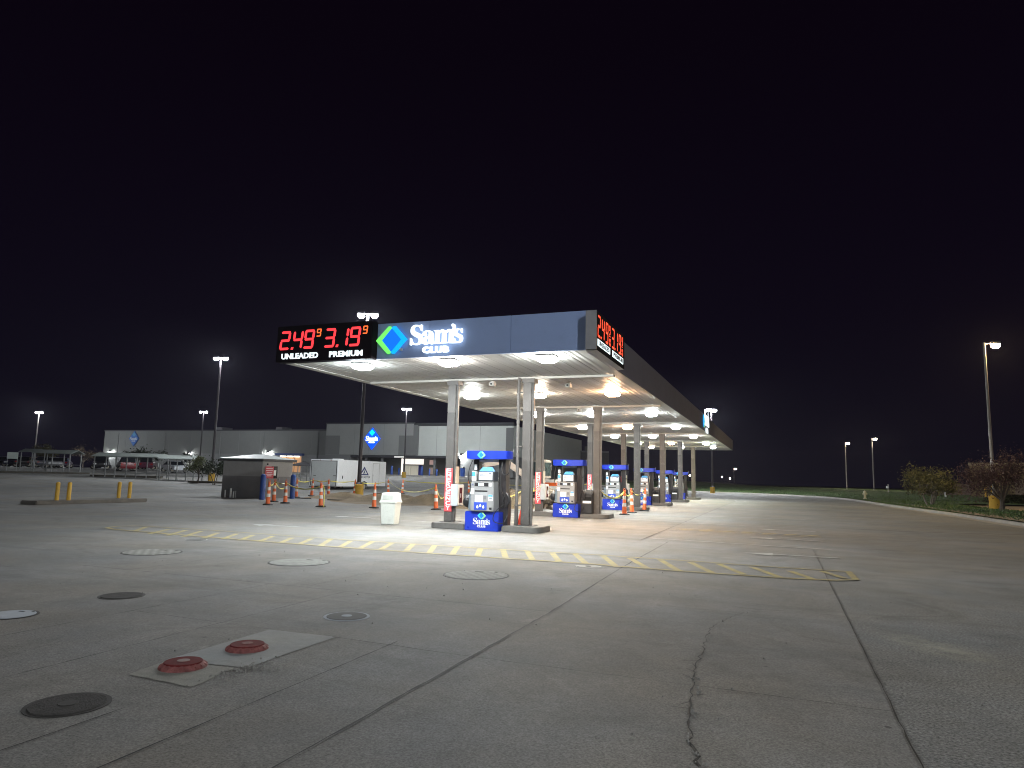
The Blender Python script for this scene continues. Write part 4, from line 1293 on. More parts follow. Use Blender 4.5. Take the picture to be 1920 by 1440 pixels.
mb.v = [(-1.6, -1.55, 2.20), (1.6, -1.55, 2.20), (1.6, 1.45, 2.20), (-1.6, 1.45, 2.20), (-.4, -.05, 2.47), (.4, -.05, 2.47)]
mb.f = [(0, 1, 5, 4), (1, 2, 5), (2, 3, 4, 5), (3, 0, 4), (3, 2, 1, 0)]
mb.build("roof", KR, t)
wdw = MB().box(1.387, 1.43, -.60, -.12, 1.12, 1.80).build("window", M("dark window", (.012, .012, .014), rough=.15), t, bevel=.005)
MB().box(1.431, 1.436, -.50, -.24, 1.28, 1.58).build("window_notice", PAPER, wdw)
MB().box(1.388, 1.45, -1.0, -.93, 1.86, 1.95).build("wall_light", DARKM, t)
MB().box(1.388, 1.46, -.02, .12, 1.0, 1.12).build("junction_box", SILV, t)
for dx, h in ((-.95, .42), (-.55, .52), (-.35, .35), (-.22, .38)):
    MB().tube([(dx, -1.52, 0), (dx, -1.52, h)], .04 if dx != -.55 else .06, 8).build("vent_pipe", PAPER if dx != -.22 else SILV, t)
sg = thing("notice_sign", "red notice sign with white lines on a post before the shed wall", "sign", (-22.75, 16.75, 0), R(62))
MB().box(-.24, .24, -.012, .012, 1.12, 1.78).build("board", REDB, sg)
mb = MB()
for z, hw in ((1.66, .19), (1.55, .20), (1.44, .16), (1.35, .18), (1.26, .12)):
    mb.box(-hw, hw, -.016, -.0125, z - .022, z + .022)
mb.build("text_lines", PINKW, sg)
MB().box(-.02, .02, .013, .05, 0, 1.7).build("sign_post", SILV, sg)

BLB = M("blue bollard sleeve", (.02, .07, .30), rough=.4, var=.1, dirt=.2)
def bollard(p, r, h, m, label, grp, nm="bollard"):
    o = MB().lathe([(r, 0), (r, h - r * .7), (r * .8, h - r * .25), (r * .4, h)], (0, 0, 0), 16).build(nm, m, None, smooth=True, loc=p)
    return tag(o, label, "bollard", grp)
q = G(491, 937)
bollard((q.x, q.y, .0), .145, 1.36, BLB, "tall blue bollard at the shed corner, left of the red sign's foot", "blue bollards at the shed")
q = G(547.5, 935)
bollard((q.x, q.y, .0), .145, 1.36, BLB, "tall blue bollard right of the shed window behind the taped post", "blue bollards at the shed")

YB = M("yellow bollard paint", (.60, .36, .035), rough=.45, var=.12, scale=4, dirt=.3, dirtcol=(.2, .13, .04))
mb = MB().prism([(-23.25, 4.1), (-23.0, 8.6), (-23.3, 9.3), (-24.5, 9.5), (-24.8, 9.2), (-24.2, 4.1)], -.02, .15)
tag(mb.build("bollard_island", M("old kerb", (.14, .13, .115), rough=.9, var=.2, scale=3, bump=.3), bevel=.04), "low concrete kerb island carrying four yellow bollards", "kerb island")
for (u, v, lb) in ((106, 938, "leftmost of the four"), (128, 938, "second from the left of the four"), (222, 934, "third from the left of the four"), (242, 934, "rightmost of the four")):
    d = ray(u, v)
    q = CAM + d * ((.15 - CAM.z) / d.z)
    bollard((q.x, q.y, .14), .078, .75, YB, "yellow bollard on the low kerb island, " + lb, "yellow bollards on the kerb island")

# ================================================================== TRAILER
TW = M("trailer white", (.78, .80, .82), rough=.38, var=.04, dirt=.12)
TG = M("trailer door grey", (.36, .38, .38), rough=.5, var=.05, dirt=.15)
TB = M("trailer trim black", (.03, .03, .03), rough=.5)
NAVY = M("navy print", (.03, .035, .16), rough=.5)
t = thing("cargo_trailer", "white enclosed cargo trailer with a grey rear ramp door and blue triangle logo", "trailer", (-31.75, 34.3, terrain(-31.75, 38)))
zf = -t.location.z
MB().box(-1.52, 1.28, 0.0, 7.6, .38 + zf, 2.62 + zf).build("box_body", TW, t, bevel=.03)
MB().add([(-1.5, 7.6, .40 + zf), (1.26, 7.6, .40 + zf), (-.1, 8.2, .40 + zf), (-1.5, 7.6, 2.60 + zf), (1.26, 7.6, 2.60 + zf), (-.1, 8.2, 2.60 + zf)], [(0, 2, 1), (3, 4, 5), (1, 2, 5, 4), (2, 0, 3, 5)]).build("nose", TW, t)
dr = MB().box(-1.36, 1.12, -.045, -.002, .42 + zf, 2.46 + zf).build("ramp_door", TG, t, bevel=.008)
for x in (-1.0, 1.0):
    MB().box(x - .12, x + .12, -.07, -.046, 1.24 + zf, 1.29 + zf).build("door_latch", TB, dr)
mb = MB()
mb.box(-1.42, -1.365, -.04, -.003, .42 + zf, 2.52 + zf)
mb.box(1.125, 1.18, -.04, -.003, .42 + zf, 2.52 + zf)
mb.box(-1.36, 1.12, -.04, -.003, 2.465 + zf, 2.52 + zf)
mb.build("door_frame", TB, t)
MB().box(-1.5, 1.26, -.06, .0, .30 + zf, .375 + zf).build("bumper", TB, t)
for x in (-.55, .55):
    MB().box(x - .05, x + .05, -.02, -.001, 2.54 + zf, 2.585 + zf).build("marker_light", M("amber marker", (.3, .06, .02)), t)
sd = MB().box(1.281, 1.292, 5.35, 6.4, .52 + zf, 2.42 + zf).build("side_door", TW, t)
mb = MB()
mb.box(1.2925, 1.297, 5.32, 5.35, .50 + zf, 2.44 + zf)
mb.box(1.2925, 1.297, 6.4, 6.43, .50 + zf, 2.44 + zf)
mb.box(1.2925, 1.297, 5.35, 6.4, 2.42 + zf, 2.44 + zf)
mb.box(1.2925, 1.31, 5.35, 5.40, 1.3 + zf, 1.42 + zf)
mb.build("door_trim", SILV, sd)
MB().box(1.281, 1.30, .62, .72, 1.02 + zf, 1.28 + zf).build("side_vent", TB, t)
MB().box(-.35, .35, 1.4, 2.1, 2.62 + zf, 2.72 + zf).build("roof_vent", TW, t, bevel=.02)
Ts = Matrix.Translation((1.284, 0, 0)) @ SIDE
mb = MB()
tri = [(3.95, 2.05 + zf), (3.25, 1.38 + zf), (4.65, 1.38 + zf)]
mb.prism([(3.2, 1.36 + zf), (3.38, 1.36 + zf), (3.99, 1.92 + zf), (3.95, 2.12 + zf)], 0, .006, Ts)
mb.prism([(4.70, 1.36 + zf), (3.95, 2.12 + zf), (3.95, 1.92 + zf), (4.50, 1.40 + zf)], 0, .005, Ts)
mb.prism([(3.4, 1.36 + zf), (4.68, 1.36 + zf), (4.60, 1.46 + zf), (3.5, 1.46 + zf)], 0, .007, Ts)
text_to(mb, "A", .45, .004, Ts @ Matrix.Translation((3.80, 1.47 + zf, .004)), bold=.012)
mb.build("triangle_logo", NAVY, t)
mb = MB()
text_to(mb, "LANCASTER", .24, .003, Ts @ Matrix.Translation((2.9, 1.10 + zf, .003)), bold=.004, width=2.05)
mb.build("lettering", M("grey print", (.12, .13, .17), rough=.5), t)
def wheel(parent, x, y, r, wd, zc, rim):
    m = Matrix.Translation((x, y, zc)) @ Matrix.Rotation(PI / 2, 4, 'Y')
    w_ = MB()
    mb_ = MB().lathe([(r * .55, -wd / 2), (r * .95, -wd / 2), (r, -wd * .3), (r, wd * .3), (r * .95, wd / 2), (r * .55, wd / 2)], (0, 0, 0), 20)
    w_.add(mb_.v, mb_.f, m)
    o = w_.build("wheel", RUBB, parent, smooth=True)
    mb_ = MB().lathe([(r * .56, -wd * .52), (r * .5, -wd * .45), (r * .1, -wd * .56)], (0, 0, 0), 14)
    mc = MB().lathe([(r * .56, wd * .52), (r * .5, wd * .45), (r * .1, wd * .56)], (0, 0, 0), 14)
    MB().add(mb_.v, mb_.f, m).add(mc.v, mc.f, m).build("rim", rim, o)
    return o
RIM = M("steel rim", (.45, .43, .36), rough=.35, metal=.5)
for y in (3.1, 3.95):
    for x in (-1.2, 1.22):
        wheel(t, x, y, .36, .24, .36 + zf, RIM)
    MB().tube([(1.33, y - .45, .40 + zf), (1.33, y - .36, .70 + zf), (1.33, y, .82 + zf), (1.33, y + .36, .70 + zf), (1.33, y + .45, .40 + zf)], .035, 6).build("mudguard", TB, t)
MB().tube([(-.9, 7.0, .42 + zf), (0, 8.6, .42 + zf), (.9, 7.0, .42 + zf)], .05, 6).build("drawbar", TB, t)
MB().tube([(0, 8.2, 0.02 + zf), (0, 8.2, .75 + zf)], .045, 8).build("jack_stand", TB, t)

# ================================================================== EXCAVATOR AND SPOIL
EXW = M("excavator white", (.66, .65, .62), rough=.4, var=.06, dirt=.25)
EXO = M("excavator orange", (.70, .12, .02), rough=.4)
EXG = M("excavator boom cream", (.58, .53, .48), rough=.45, var=.08, dirt=.3)
base = AD(1024, 905, 40)
t = thing("excavator", "small white and orange excavator parked beyond the canopy's left edge", "excavator", (base.x, base.y, 0), R(-6))
MB().box(-.85, .95, -.75, .75, .80, 1.42).build("body", EXW, t, bevel=.04)
MB().box(-.1, .965, -.765, .765, 1.06, 1.25).build("body_stripe", EXO, t)
MB().box(-.8, .9, -.7, .7, .55, .795).build("engine_grille", TB, t, bevel=.02)
cb = MB().box(-.70, .18, -.72, .35, 1.43, 2.55).build("cab", M("cab grey", (.22, .215, .20), rough=.5), t, bevel=.06)
GLS = M("cab glass", (.03, .05, .055), rough=.1)
MB().box(-.58, .08, -.735, -.715, 1.62, 2.38).build("cab_window", GLS, cb, bevel=.02)
MB().box(.175, .20, -.6, .2, 1.62, 2.38).build("cab_window", GLS, cb)
for y in (-.62, .62):
    MB().box(-.95, .95, y - .17, y + .17, .02, .52).build("track", RUBB, t, bevel=.12, seg=3)
MB().box(-1.05, -.95, -.8, .8, .05, .45).build("dozer_blade", EXW, t)
def beam(name, pts, wd, m):
    mb_ = MB()
    for a, b_ in zip(pts[:-1], pts[1:]):
        a, b_ = Vector(a), Vector(b_)
        d = (b_ - a)
        L_ = d.length
        q = d.to_track_quat('X', 'Z').to_matrix().to_4x4()
        mb_.box(-.02, L_ + .02, -wd * .35, wd * .35, -wd / 2, wd / 2, Matrix.Translation(a) @ q)
    return mb_.build(name, m, t, bevel=.015)
pk = AD(949, 866, 40) - t.location
pk = Matrix.Rotation(R(6), 3, 'Z') @ pk
ft = Matrix.Rotation(R(6), 3, 'Z') @ (AD(908, 872, 39.5) - t.location)
bk = Matrix.Rotation(R(6), 3, 'Z') @ (AD(906, 890, 39.5) - t.location)
beam("boom", [(-.6, -.35, 1.25), tuple(pk)], .34, EXG)
beam("boom_ram", [(-.75, -.35, .85), tuple(pk * .5 + Vector((-.2, -.2, .35)))], .13, M("ram steel", (.35, .34, .38), rough=.3, metal=.5))
beam("stick", [tuple(pk + Vector((.1, 0, .05))), tuple(ft)], .26, EXG)
beam("stick_link", [tuple(ft), tuple(bk)], .32, EXG)
mb = MB().prism([(-.4, 0), (.15, -.1), (.3, -.45), (.05, -.75), (-.45, -.6)], -.35, .35, Matrix.Translation(bk) @ Matrix.Rotation(PI / 2, 4, 'X'))
mb.build("bucket", TB, t, bevel=.02)

def mound(p, rx, ry, h, m, name, label, cat, seed, rot=0.0, rough_=.18):
    rnd = random.Random(seed)
    mb_ = MB()
    nr, na = 9, 26
    ph = [rnd.uniform(0, 6) for _ in range(6)]
    for i in range(nr + 1):
        r_ = i / nr
        for k_ in range(na):
            a = 2 * PI * k_ / na
            e_ = 1 + .16 * math.sin(2 * a + ph[0]) + .10 * math.sin(5 * a + ph[1])
            z = h * (math.cos(min(1, r_) * PI) * .5 + .5) * (1 + .3 * math.sin(3 * a + ph[2]) * r_) + rnd.uniform(-1, 1) * rough_ * h * (1 - r_) * .8
            mb_.v.append((rx * r_ * e_ * math.cos(a), ry * r_ * e_ * math.sin(a), max(z, 0) if i < nr else -.02))
    for i in range(nr):
        for k_ in range(na):
            a, b2 = i * na + k_, i * na + (k_ + 1) % na
            mb_.f.append((a, b2, b2 + na, a + na))
    o = mb_.build(name, m, None, smooth=True, loc=p)
    o.rotation_euler = (0, 0, rot)
    return tag(o, label, cat)
mound((-20.2, 20.5, 0), 2.6, 1.5, .35, DIRTM, "dirt_mound", "low brown dirt mound in front of the trailer's rear door", "dirt pile", 1)
mound((-16.5, 19.0, 0), 3.4, 1.8, .42, DIRTM, "dirt_mound", "long dirt mound by the yellow lamp base, left of the cream bin", "dirt pile", 2, .3)
mound((-13.0, 17.6, 0), 2.2, 1.4, .50, DIRTM, "dirt_mound", "tan sand mound just right of the cream bin", "dirt pile", 3)
mound((-9.9, 15.2, 0), 1.4, .9, .22, DIRTM, "dirt_mound", "low spread of sand around the post by the front column", "dirt pile", 4)
mound((-8.6, 17.6, 0.004), 1.9, 1.2, .85, DIRTM, "dirt_mound", "tall sandy heap seen between the first pump and the drain pipe", "dirt pile", 5)
ROCK = M("broken concrete", (.24, .20, .15), rough=.95, var=.25, scale=4, bump=.8, bscale=14)
mb = MB()
rnd = random.Random(11)
for i in range(46):
    a, rr = rnd.uniform(0, 2 * PI), rnd.random() ** .7
    s = rnd.uniform(.12, .34) * (1 - .35 * rr)
    c = Vector((1.1 * rr * math.cos(a), .75 * rr * math.sin(a), max(.05, .78 * (1 - rr) + rnd.uniform(-.05, .05))))
    rm = Matrix.Rotation(rnd.uniform(0, 3), 4, Vector((rnd.uniform(-1, 1), rnd.uniform(-1, 1), rnd.uniform(-1, 1))).normalized())
    pts = [(sx_ * rnd.uniform(.6, 1), sy_ * rnd.uniform(.6, 1), sz_ * rnd.uniform(.5, .9)) for sx_ in (-1, 1) for sy_ in (-1, 1) for sz_ in (-1, 1)]
    mb.add([tuple(s * q_ for q_ in p_) for p_ in pts], [(0, 1, 3, 2), (4, 6, 7, 5), (0, 4, 5, 1), (2, 3, 7, 6), (0, 2, 6, 4), (1, 5, 7, 3)], Matrix.Translation(c) @ rm)
q = G(1024, 957)
tag(mb.build("rubble_pile", ROCK, None, bevel=.02, loc=(q.x - .3, q.y + 1.2, 0)), "heap of broken tan rubble left of the second pump", "rubble")
q = G(680, 925)
for i, (u, v, L_) in enumerate(((640, 939, 1.6), (808, 939, 2.2), (800, 945, 1.4), (560, 935, 1.4))):
    q = G(u, v)
    o = MB().box(-L_ / 2, L_ / 2, -.07, .07, 0, .05).build("timber_plank", M("dark plank", (.03, .026, .022), rough=.8), None, loc=(q.x, q.y, max(q.z, 0.012)))
    o.rotation_euler = (0, 0, R(10 + 5 * i))
    tag(o, ["dark plank on the dirt before the trailer wheel", "long dark plank lying left of the front canopy column", "short dark plank behind the sand mound", "dark plank at the foot of the shed's blue bollard"][i], "plank", "dark planks lying on the dug up ground")

# ================================================================== COVERS IN THE CONCRETE
def checker_mat(name, rgb, rgb2, scale):
    m = M(name, rgb, rough=.85, spec=.08, var=.15, scale=6, dirt=.35)
    nt = m.node_tree
    g = nt.nodes.new("ShaderNodeNewGeometry")
    ck_ = nt.nodes.new("ShaderNodeTexChecker")
    ck_.inputs["Scale"].default_value = scale
    nt.links.new(g.outputs["Position"], ck_.inputs["Vector"])
    mx_ = nt.nodes.new("ShaderNodeMix")
    mx_.data_type = 'RGBA'
    b = nt.nodes["Principled BSDF"]
    src = b.inputs["Base Color"].links[0].from_socket
    mx_.inputs["B"].default_value = (*rgb2, 1)
    nt.links.new(src, mx_.inputs["A"])
    mm = nt.nodes.new("ShaderNodeMath")
    mm.operation = 'MULTIPLY'
    mm.inputs[1].default_value = .6
    nt.links.new(ck_.outputs["Fac"], mm.inputs[0])
    nt.links.new(mm.outputs[0], mx_.inputs["Factor"])
    nt.links.new(mx_.outputs["Result"], b.inputs["Base Color"])
    return m
CHK = checker_mat("treadplate steel", (.33, .33, .31), (.17, .17, .16), 11)
PLT = M("pale cover", (.30, .31, .29), rough=.8, spec=.12, var=.25, scale=9, dirt=.4)
DKC = M("dark iron cover", (.06, .057, .055), rough=.85, spec=.15, var=.3, scale=10, bump=.6, bscale=60)
MBLU = M("painted pale cover", (.40, .43, .47), rough=.85, spec=.08, var=.1, dirt=.2)
RNG = M("cover ring dark", (.035, .033, .03), rough=.7)
RCV = M("red painted cover", (.13, .020, .020), rough=.8, spec=.1, var=.25, scale=9, dirt=.5, dirtcol=(.09, .05, .045))
RIMR = M("chipped rim", (.20, .075, .07), rough=.7, spec=.2, var=.5, scale=14, dirt=.8, dirtcol=(.14, .025, .022))
def cover(u, v, dia, m, label, ring=RNG, marks=True, rise=.005, grp="flat covers in the concrete", ringw=.028, hub=None):
    q = G(u, v)
    t = thing("manhole_cover", label, "manhole cover", (q.x, q.y, .005), random.uniform(-.2, .2), grp)
    r_ = dia / 2
    MB().lathe([(r_ + ringw, 0), (r_ + ringw, rise * .75), (r_ + .001, rise * .8)], (0, 0, 0), 40).build("ring", ring, t)
    MB().lathe([(r_, 0), (r_, rise), (r_ * .985, rise + .004)], (0, 0, 0), 40).build("lid", m, t)
    if marks:
        mb_ = MB()
        mb_.box(-.10 * dia, .04 * dia, .30 * dia, .35 * dia, rise + .004, rise + .007)
        mb_.box(.22 * dia, .27 * dia, .34 * dia, .39 * dia, rise + .004, rise + .007)
        mb_.build("lid_slot", RNG, t)
    if hub:
        MB().lathe([(r_ * .28, rise), (r_ * .26, rise + .008)], (0, 0, 0), 16).build("hub", hub, t)
    return t
cover(285, 1036, .96, CHK, "large chequered steel cover at the left, below the yellow hatching's left end")
cover(561, 1055, .96, PLT, "large plain pale cover in the middle of the row of three")
cover(893, 1079, .97, CHK, "large chequered steel cover in front of the first pump")
cover(228, 1118, .45, DKC, "small dark cover at the left between pale ones", marks=False)
cover(20, 1154, .44, MBLU, "small bluish white cover at the left edge of the picture")
cover(650, 1157, .42, M("grey cover", (.15, .152, .15), rough=.85, spec=.08, var=.15), "small grey cover with a white painted ring", ring=MBLU, marks=False, ringw=.032, hub=MBLU)
cover(127, 1323, .44, DKC, "dark iron cover nearest the camera at bottom left", marks=False, hub=RNG)
cover(1103, 1063, .40, M("whitish cover", (.40, .385, .36), rough=.85, spec=.08, var=.2, dirt=.4), "small whitish cover touching the yellow hatching's front line", ring=WHT2, marks=False, ringw=.03, hub=RNG)
cover(368, 1013, .40, M("grey cover", (.17, .175, .175)), "faint small cover at the hatching's left part", ring=WHT2, marks=False, ringw=.025)
def raised_cover(u, v, label, m):
    q = G(u, v)
    t = thing("raised_cover", label, "manhole cover", (q.x, q.y, .008), random.uniform(0, 1), "raised red fill covers on the pale patch")
    mb_ = MB().lathe([(.178, 0), (.172, .008), (.150, .030), (.142, .034)], (0, 0, 0), 36)
    for k_ in range(18):
        a = 2 * PI * k_ / 18
        mm = Matrix.Rotation(a, 4, 'Z')
        mb_.add([(.136, -.012, .034), (.176, -.015, .008), (.176, .015, .008), (.136, .012, .034), (.138, -.008, .038), (.171, -.010, .018), (.171, .010, .018), (.138, .008, .038)],
                [(0, 1, 5, 4), (1, 2, 6, 5), (2, 3, 7, 6), (3, 0, 4, 7), (4, 5, 6, 7)], mm)
    mb_.build("cleated_rim", RIMR, t)
    MB().lathe([(.140, .026), (.140, .041), (.136, .044), (.0, .045)], (0, 0, 0), 36, False).build("lid", RCV, t)
    MB().lathe([(.048, .045), (.046, .049), (.03, .049)], (0, 0, 0), 20).build("lid_boss", RIMR if m is RCV else M("worn brown", (.16, .07, .06), rough=.6, var=.3, scale=20), t)
    return t
raised_cover(463, 1218, "raised red fill cover, the farther of two on the pale patch", RCV)
raised_cover(343, 1252, "raised reddish brown fill cover, the nearer of two on the pale patch", M("red dark rim", (.10, .02, .02), rough=.55, var=.3, scale=12))

# ================================================================== LAMP POSTS
LOTW = EM("lot lamp cool", (.93, .97, 1.0), E_LOT)
LOTA = EM("lot lamp warm", (1.0, .72, .38), E_LOT * .8)
LOTD = EM("lot lamp distant", (.93, .97, 1.0), E_LOT * .5)
LOTS = EM("lot lamp small", (1.0, .88, .66), E_LOT * .5)
CBASE = M("lamp base yellow", (.55, .34, .05), rough=.7, var=.12, scale=3, dirt=.35, dirtcol=(.25, .16, .05))
GALV = M("galvanised pole", (.30, .28, .26), rough=.45, metal=.2, var=.1)
def lamp_post(p, h, heads, label, pole=DARKPOLE, lens=LOTW, base=True, r=.11, arm=.35, size=.75, lean=0.0):
    "heads: compass angles in degrees of each arm"
    t = thing("lamp_post", label, "lamp post", p, 0, "lamp posts round the car park")
    if lean:
        t.rotation_euler = (0, lean, 0)
    if base:
        MB().lathe([(.31, -.3), (.31, .78), (.29, .80)], (0, 0, 0), 20).build("base", CBASE, t, smooth=True)
    MB().lathe([(r * 1.25, .0 if not base else .79), (r, h * .5), (r * .75, h)], (0, 0, 0), 12).build("pole", pole, t, smooth=True)
    if base:
        MB().lathe([(r * 2.2, .80), (r * 2.2, .84), (r * 1.3, .95)], (0, 0, 0), 12).build("pole_collar", pole, t)
    for a in heads:
        d = Vector((math.cos(R(a)), math.sin(R(a)), 0))
        MB().tube([(0, 0, h - .08), tuple(d * arm * .6 + Vector((0, 0, h - .02)))], .035, 6).build("arm", pole, t)
        m = Matrix.Translation(d * (arm * .6 + .33 * size) + Vector((0, 0, h))) @ Matrix.Rotation(R(a), 4, 'Z')
        hd = MB().box(-.34 * size, .34 * size, -.20 * size, .20 * size, -.06, .09, m).build("lamp_head", pole, t, bevel=.02)
        mb_ = MB()
        for q_, z in ((.95, -.062), (.95, -.22), (.6, -.34)):
            mb_.v += [(-.30 * size * q_, -.17 * size * q_, z), (.30 * size * q_, -.17 * size * q_, z), (.30 * size * q_, .17 * size * q_, z), (-.30 * size * q_, .17 * size * q_, z)]
        mb_.f = [(0, 1, 5, 4), (1, 2, 6, 5), (2, 3, 7, 6), (3, 0, 4, 7), (4, 5, 9, 8), (5, 6, 10, 9), (6, 7, 11, 10), (7, 4, 8, 11), (8, 9, 10, 11), (3, 2, 1, 0)]
        l2 = MB().add(mb_.v, mb_.f, m)
        l2.build("lens", lens, hd)
    return t
RA = math.degrees(YAW)      # direction of the picture's right on the ground
q = G(672, 931)
lamp_post(q, 12.35, [RA, RA + 180], "tall dark twin headed lamp post with yellow base behind the canopy's left end")
q = G(396, 902)
lamp_post(q, 12.3, [RA, RA + 180], "dark twin headed lamp post just left of the shed, yellow base behind a tree")
p = AD(373, 880, 120)
lamp_post((p.x, p.y, terrain(p.x, p.y)), 10.4, [RA, RA + 180], "farther dark lamp post before the store's left wall, left of the nearer one", base=False, lens=LOTD)
p = AD(62, 874, 130)
lamp_post((p.x, p.y, terrain(p.x, p.y)), 10.4, [RA, RA + 180], "leftmost lamp post, far off over the parked cars", base=False, pole=GALV)
p = AD(757, 896, 98)
lamp_post((p.x, p.y, terrain(p.x, p.y)), 9.9, [RA, RA + 180], "thin lamp post in front of the store doors, right of the lit diamond", r=.10)
q = G(1336, 925)
lamp_post(q, 10.9, [RA, RA + 180, RA + 60, RA + 240], "lamp post with a cluster of heads beyond the canopy's far right end")
q = AD(1867, 963, 41.5)
lamp_post((q.x, q.y, .27), 10.15, [RA - 4], "tall pale lamp post with one warm lamp at the right, rising behind the purple tree", pole=GALV, lens=LOTA, arm=.7, r=.085)
p = AD(1588, 918, 125)
lamp_post((p.x, p.y, p.z - .1), 8.6, [RA - 4], "slim single lamp post on the grass, left one of the far pair", pole=GALV, lens=LOTS, base=False, arm=.5, r=.09)
p = AD(1639, 921, 112)
lamp_post((p.x, p.y, p.z - .1), 8.7, [RA - 4], "slim single lamp post on the grass, right one of the far pair", pole=GALV, lens=LOTS, base=False, arm=.5, r=.09)
for (u, v, dpt, h, lb) in ((1376, 878, 200, 6.0, "bright little lamp far off in the dark right of the canopy's end"), (1352, 893, 220, 3.6, "tiny dim lamp low in the distance, left of the brighter one"), (1367, 896, 220, 3.2, "tiny dim lamp lowest in the distance under the brighter one"), (1291, 890, 180, 3.0, "tiny distant lamp seen beyond the last columns")):
    p = AD(u, v, dpt)
    lamp_post((p.x, p.y, p.z - h), h, [RA], lb, lens=LOTS, base=False, r=.06, arm=.3, size=.9 if v == 878 else .4)
# two unseen posts added behind the camera to light forecourt and fascia
lamp_post((-15.0, -33.0, 0), 12.3, [90, 270], "twin headed lamp post added for light behind the camera to the left", lens=LOTD)
lamp_post((19.0, -24.0, 0), 12.3, [90, 180], "twin headed lamp post added for light behind the camera to the right", lens=EM("lot lamp added", (.93, .97, 1.0), E_LOT * 1.4))

# ================================================================== THE STORE
SW_U = M("store wall light grey", (.13, .135, .133), rough=.85, var=.05, scale=.4, dirt=.1)
SW_L = M("store wall dark grey", (.16, .166, .17), rough=.85, var=.05, scale=.5)
SW_M = M("store wall mid grey", (.15, .155, .155), rough=.85, var=.05, scale=.4)
CORN = M("cornice dark", (.035, .036, .042), rough=.7)
VEST = EM("lit doorway", (1.0, .93, .85), 1.1)
VESB = EM("lit doorway dim", (.8, .75, .62), .35, light=False)
BAYW = EM("lit bay wall", (.85, .45, .22), .35, light=False)
st = thing("store_building", "long grey flat roofed warehouse store with dark lower wall in the background", "store building", (0, 92, 0))
zt = 1.0
MB().box(-130.3, -72.0, 0, 40, zt, 4.7).build("lower_wall", SW_L, st)
MB().box(-130.2, -72.0, .05, 40, 4.7, 9.15).build("wall", SW_U, st)
MB().box(-130.4, -72.0, -.05, .3, 9.15, 9.40).build("cornice", CORN, st)
MB().box(-72.0, -54.2, -2.5, 40, 4.75, 10.15).build("wall", M("store front grey", (.26, .27, .265), rough=.85, var=.05, scale=.4, dirt=.1), st)
MB().box(-72.1, -54.1, -2.6, -2.2, 10.15, 10.4).build("cornice", CORN, st)
for a, b_ in ((-72.0, -66.7), (-45.5, -36.2)):
    MB().box(a, b_, -2.45 if a < -60 else -1.95, 30, zt, 4.74).build("lower_wall", SW_L, st)
for a, b_ in ((-72.0, -69.0), (-57.0, -54.2)):
    MB().box(a, b_, -2.54, -2.501, 4.76, 8.1).build("wall_panel", SW_M, st)
MB().box(-54.1, -36.2, -2.0, 40, 4.75, 9.75).build("wall", M("store wall lamplit", (.50, .53, .51), rough=.85, var=.05, scale=.4, dirt=.1), st)  # lamp light on the right block is painted in as a paler wall
MB().box(-54.2, -53.4, -2.56, -2.0, 4.75, 9.9).build("pilaster", SW_M, st)
MB().box(-37.4, -36.1, -2.05, -2.001, 1.1, 9.4).build("corner_panel", SW_M, st)
MB().box(-54.4, -36.0, -2.45, -1.6, 9.76, 10.25).build("cornice", CORN, st)
# recessed entrance
MB().box(-66.7, -45.5, 4.0, 4.2, zt, 4.74).build("recess_wall", SW_M, st)
MB().box(-66.7, -45.5, -2.4, 4.0, 4.3, 4.7).build("recess_ceiling", CORN, st)
for x in (-64.0, -60.8, -50.5):
    MB().box(x - .2, x + .2, -1.6, -1.2, zt, 4.3).build("entrance_pillar", SW_L, st)
en = MB().box(-58.8, -54.6, 2.0, 2.3, 3.3, 4.25).build("lit_transom", VEST, st)
MB().box(-58.6, -57.2, 2.0, 2.3, 1.3, 3.1).build("lit_door", VESB, st)
MB().box(-57.0, -55.6, 2.0, 2.3, 1.3, 3.1).build("lit_door", VESB, st)
MB().box(-55.4, -54.9, 1.9, 2.2, 1.3, 3.2).build("door_post", M("door navy", (.03, .03, .2), rough=.5), st)
MB().box(-58.9, -58.7, 1.9, 2.2, 1.3, 4.3).build("door_post", VEST, st)
MB().box(-57.8, -55.9, -2.47, -2.44, 4.33, 4.6).build("door_sign", EM("lit sign strip", (.9, .9, .86), .5, light=False), st)
MB().box(-53.3, -52.2, 2.0, 2.2, 3.3, 4.1).build("poster", EM("lit poster", (.9, .6, .55), .35, light=False), st)
MB().box(-53.3, -52.2, 2.0, 2.2, 1.6, 2.8).build("poster", EM("lit poster dim", (.6, .45, .38), .25, light=False), st)
# lit bay at the left of the entrance
bay = MB().box(-83.6, -79.0, -.03, -.005, 1.35, 4.35).build("lit_bay", BAYW, st)
for x in (-83.0, -81.4, -79.9):
    MB().box(x - .5, x + .5, -.5, -.04, 4.25, 4.42).build("bay_lamp", EM("bay lamp", (1.0, .93, .85), 5.0), bay)
MB().box(-84.5, -78.4, -.8, -.02, 4.5, 4.9).build("blue_band", M("band navy", (.03, .05, .16), rough=.6), st)
for x in (-83.6, -82.0, -80.5):
    MB().box(x - .05, x + .05, -.06, -.031, 1.4, 4.2).build("bay_mullion", M("mullion", (.2, .12, .07), rough=.6), bay)
MB().box(-83.3, -81.3, -.1, -.035, 2.5, 2.9).build("bay_sign", PAPER, bay)
MB().box(-40.6, -39.4, -2.05, -1.96, 1.35, 3.3).build("service_door", M("door purple grey", (.10, .09, .11), rough=.6), st)
MB().box(-106.5, -105.2, -.08, -.01, 1.35, 3.3).build("service_door", M("door pale grey", (.35, .36, .33), rough=.6), st)
ru = MB().box(-43.6, -40.9, 6, 9, 9.7, 10.9).build("rooftop_unit", M("roof unit", (.30, .32, .34), rough=.5), st, bevel=.05)
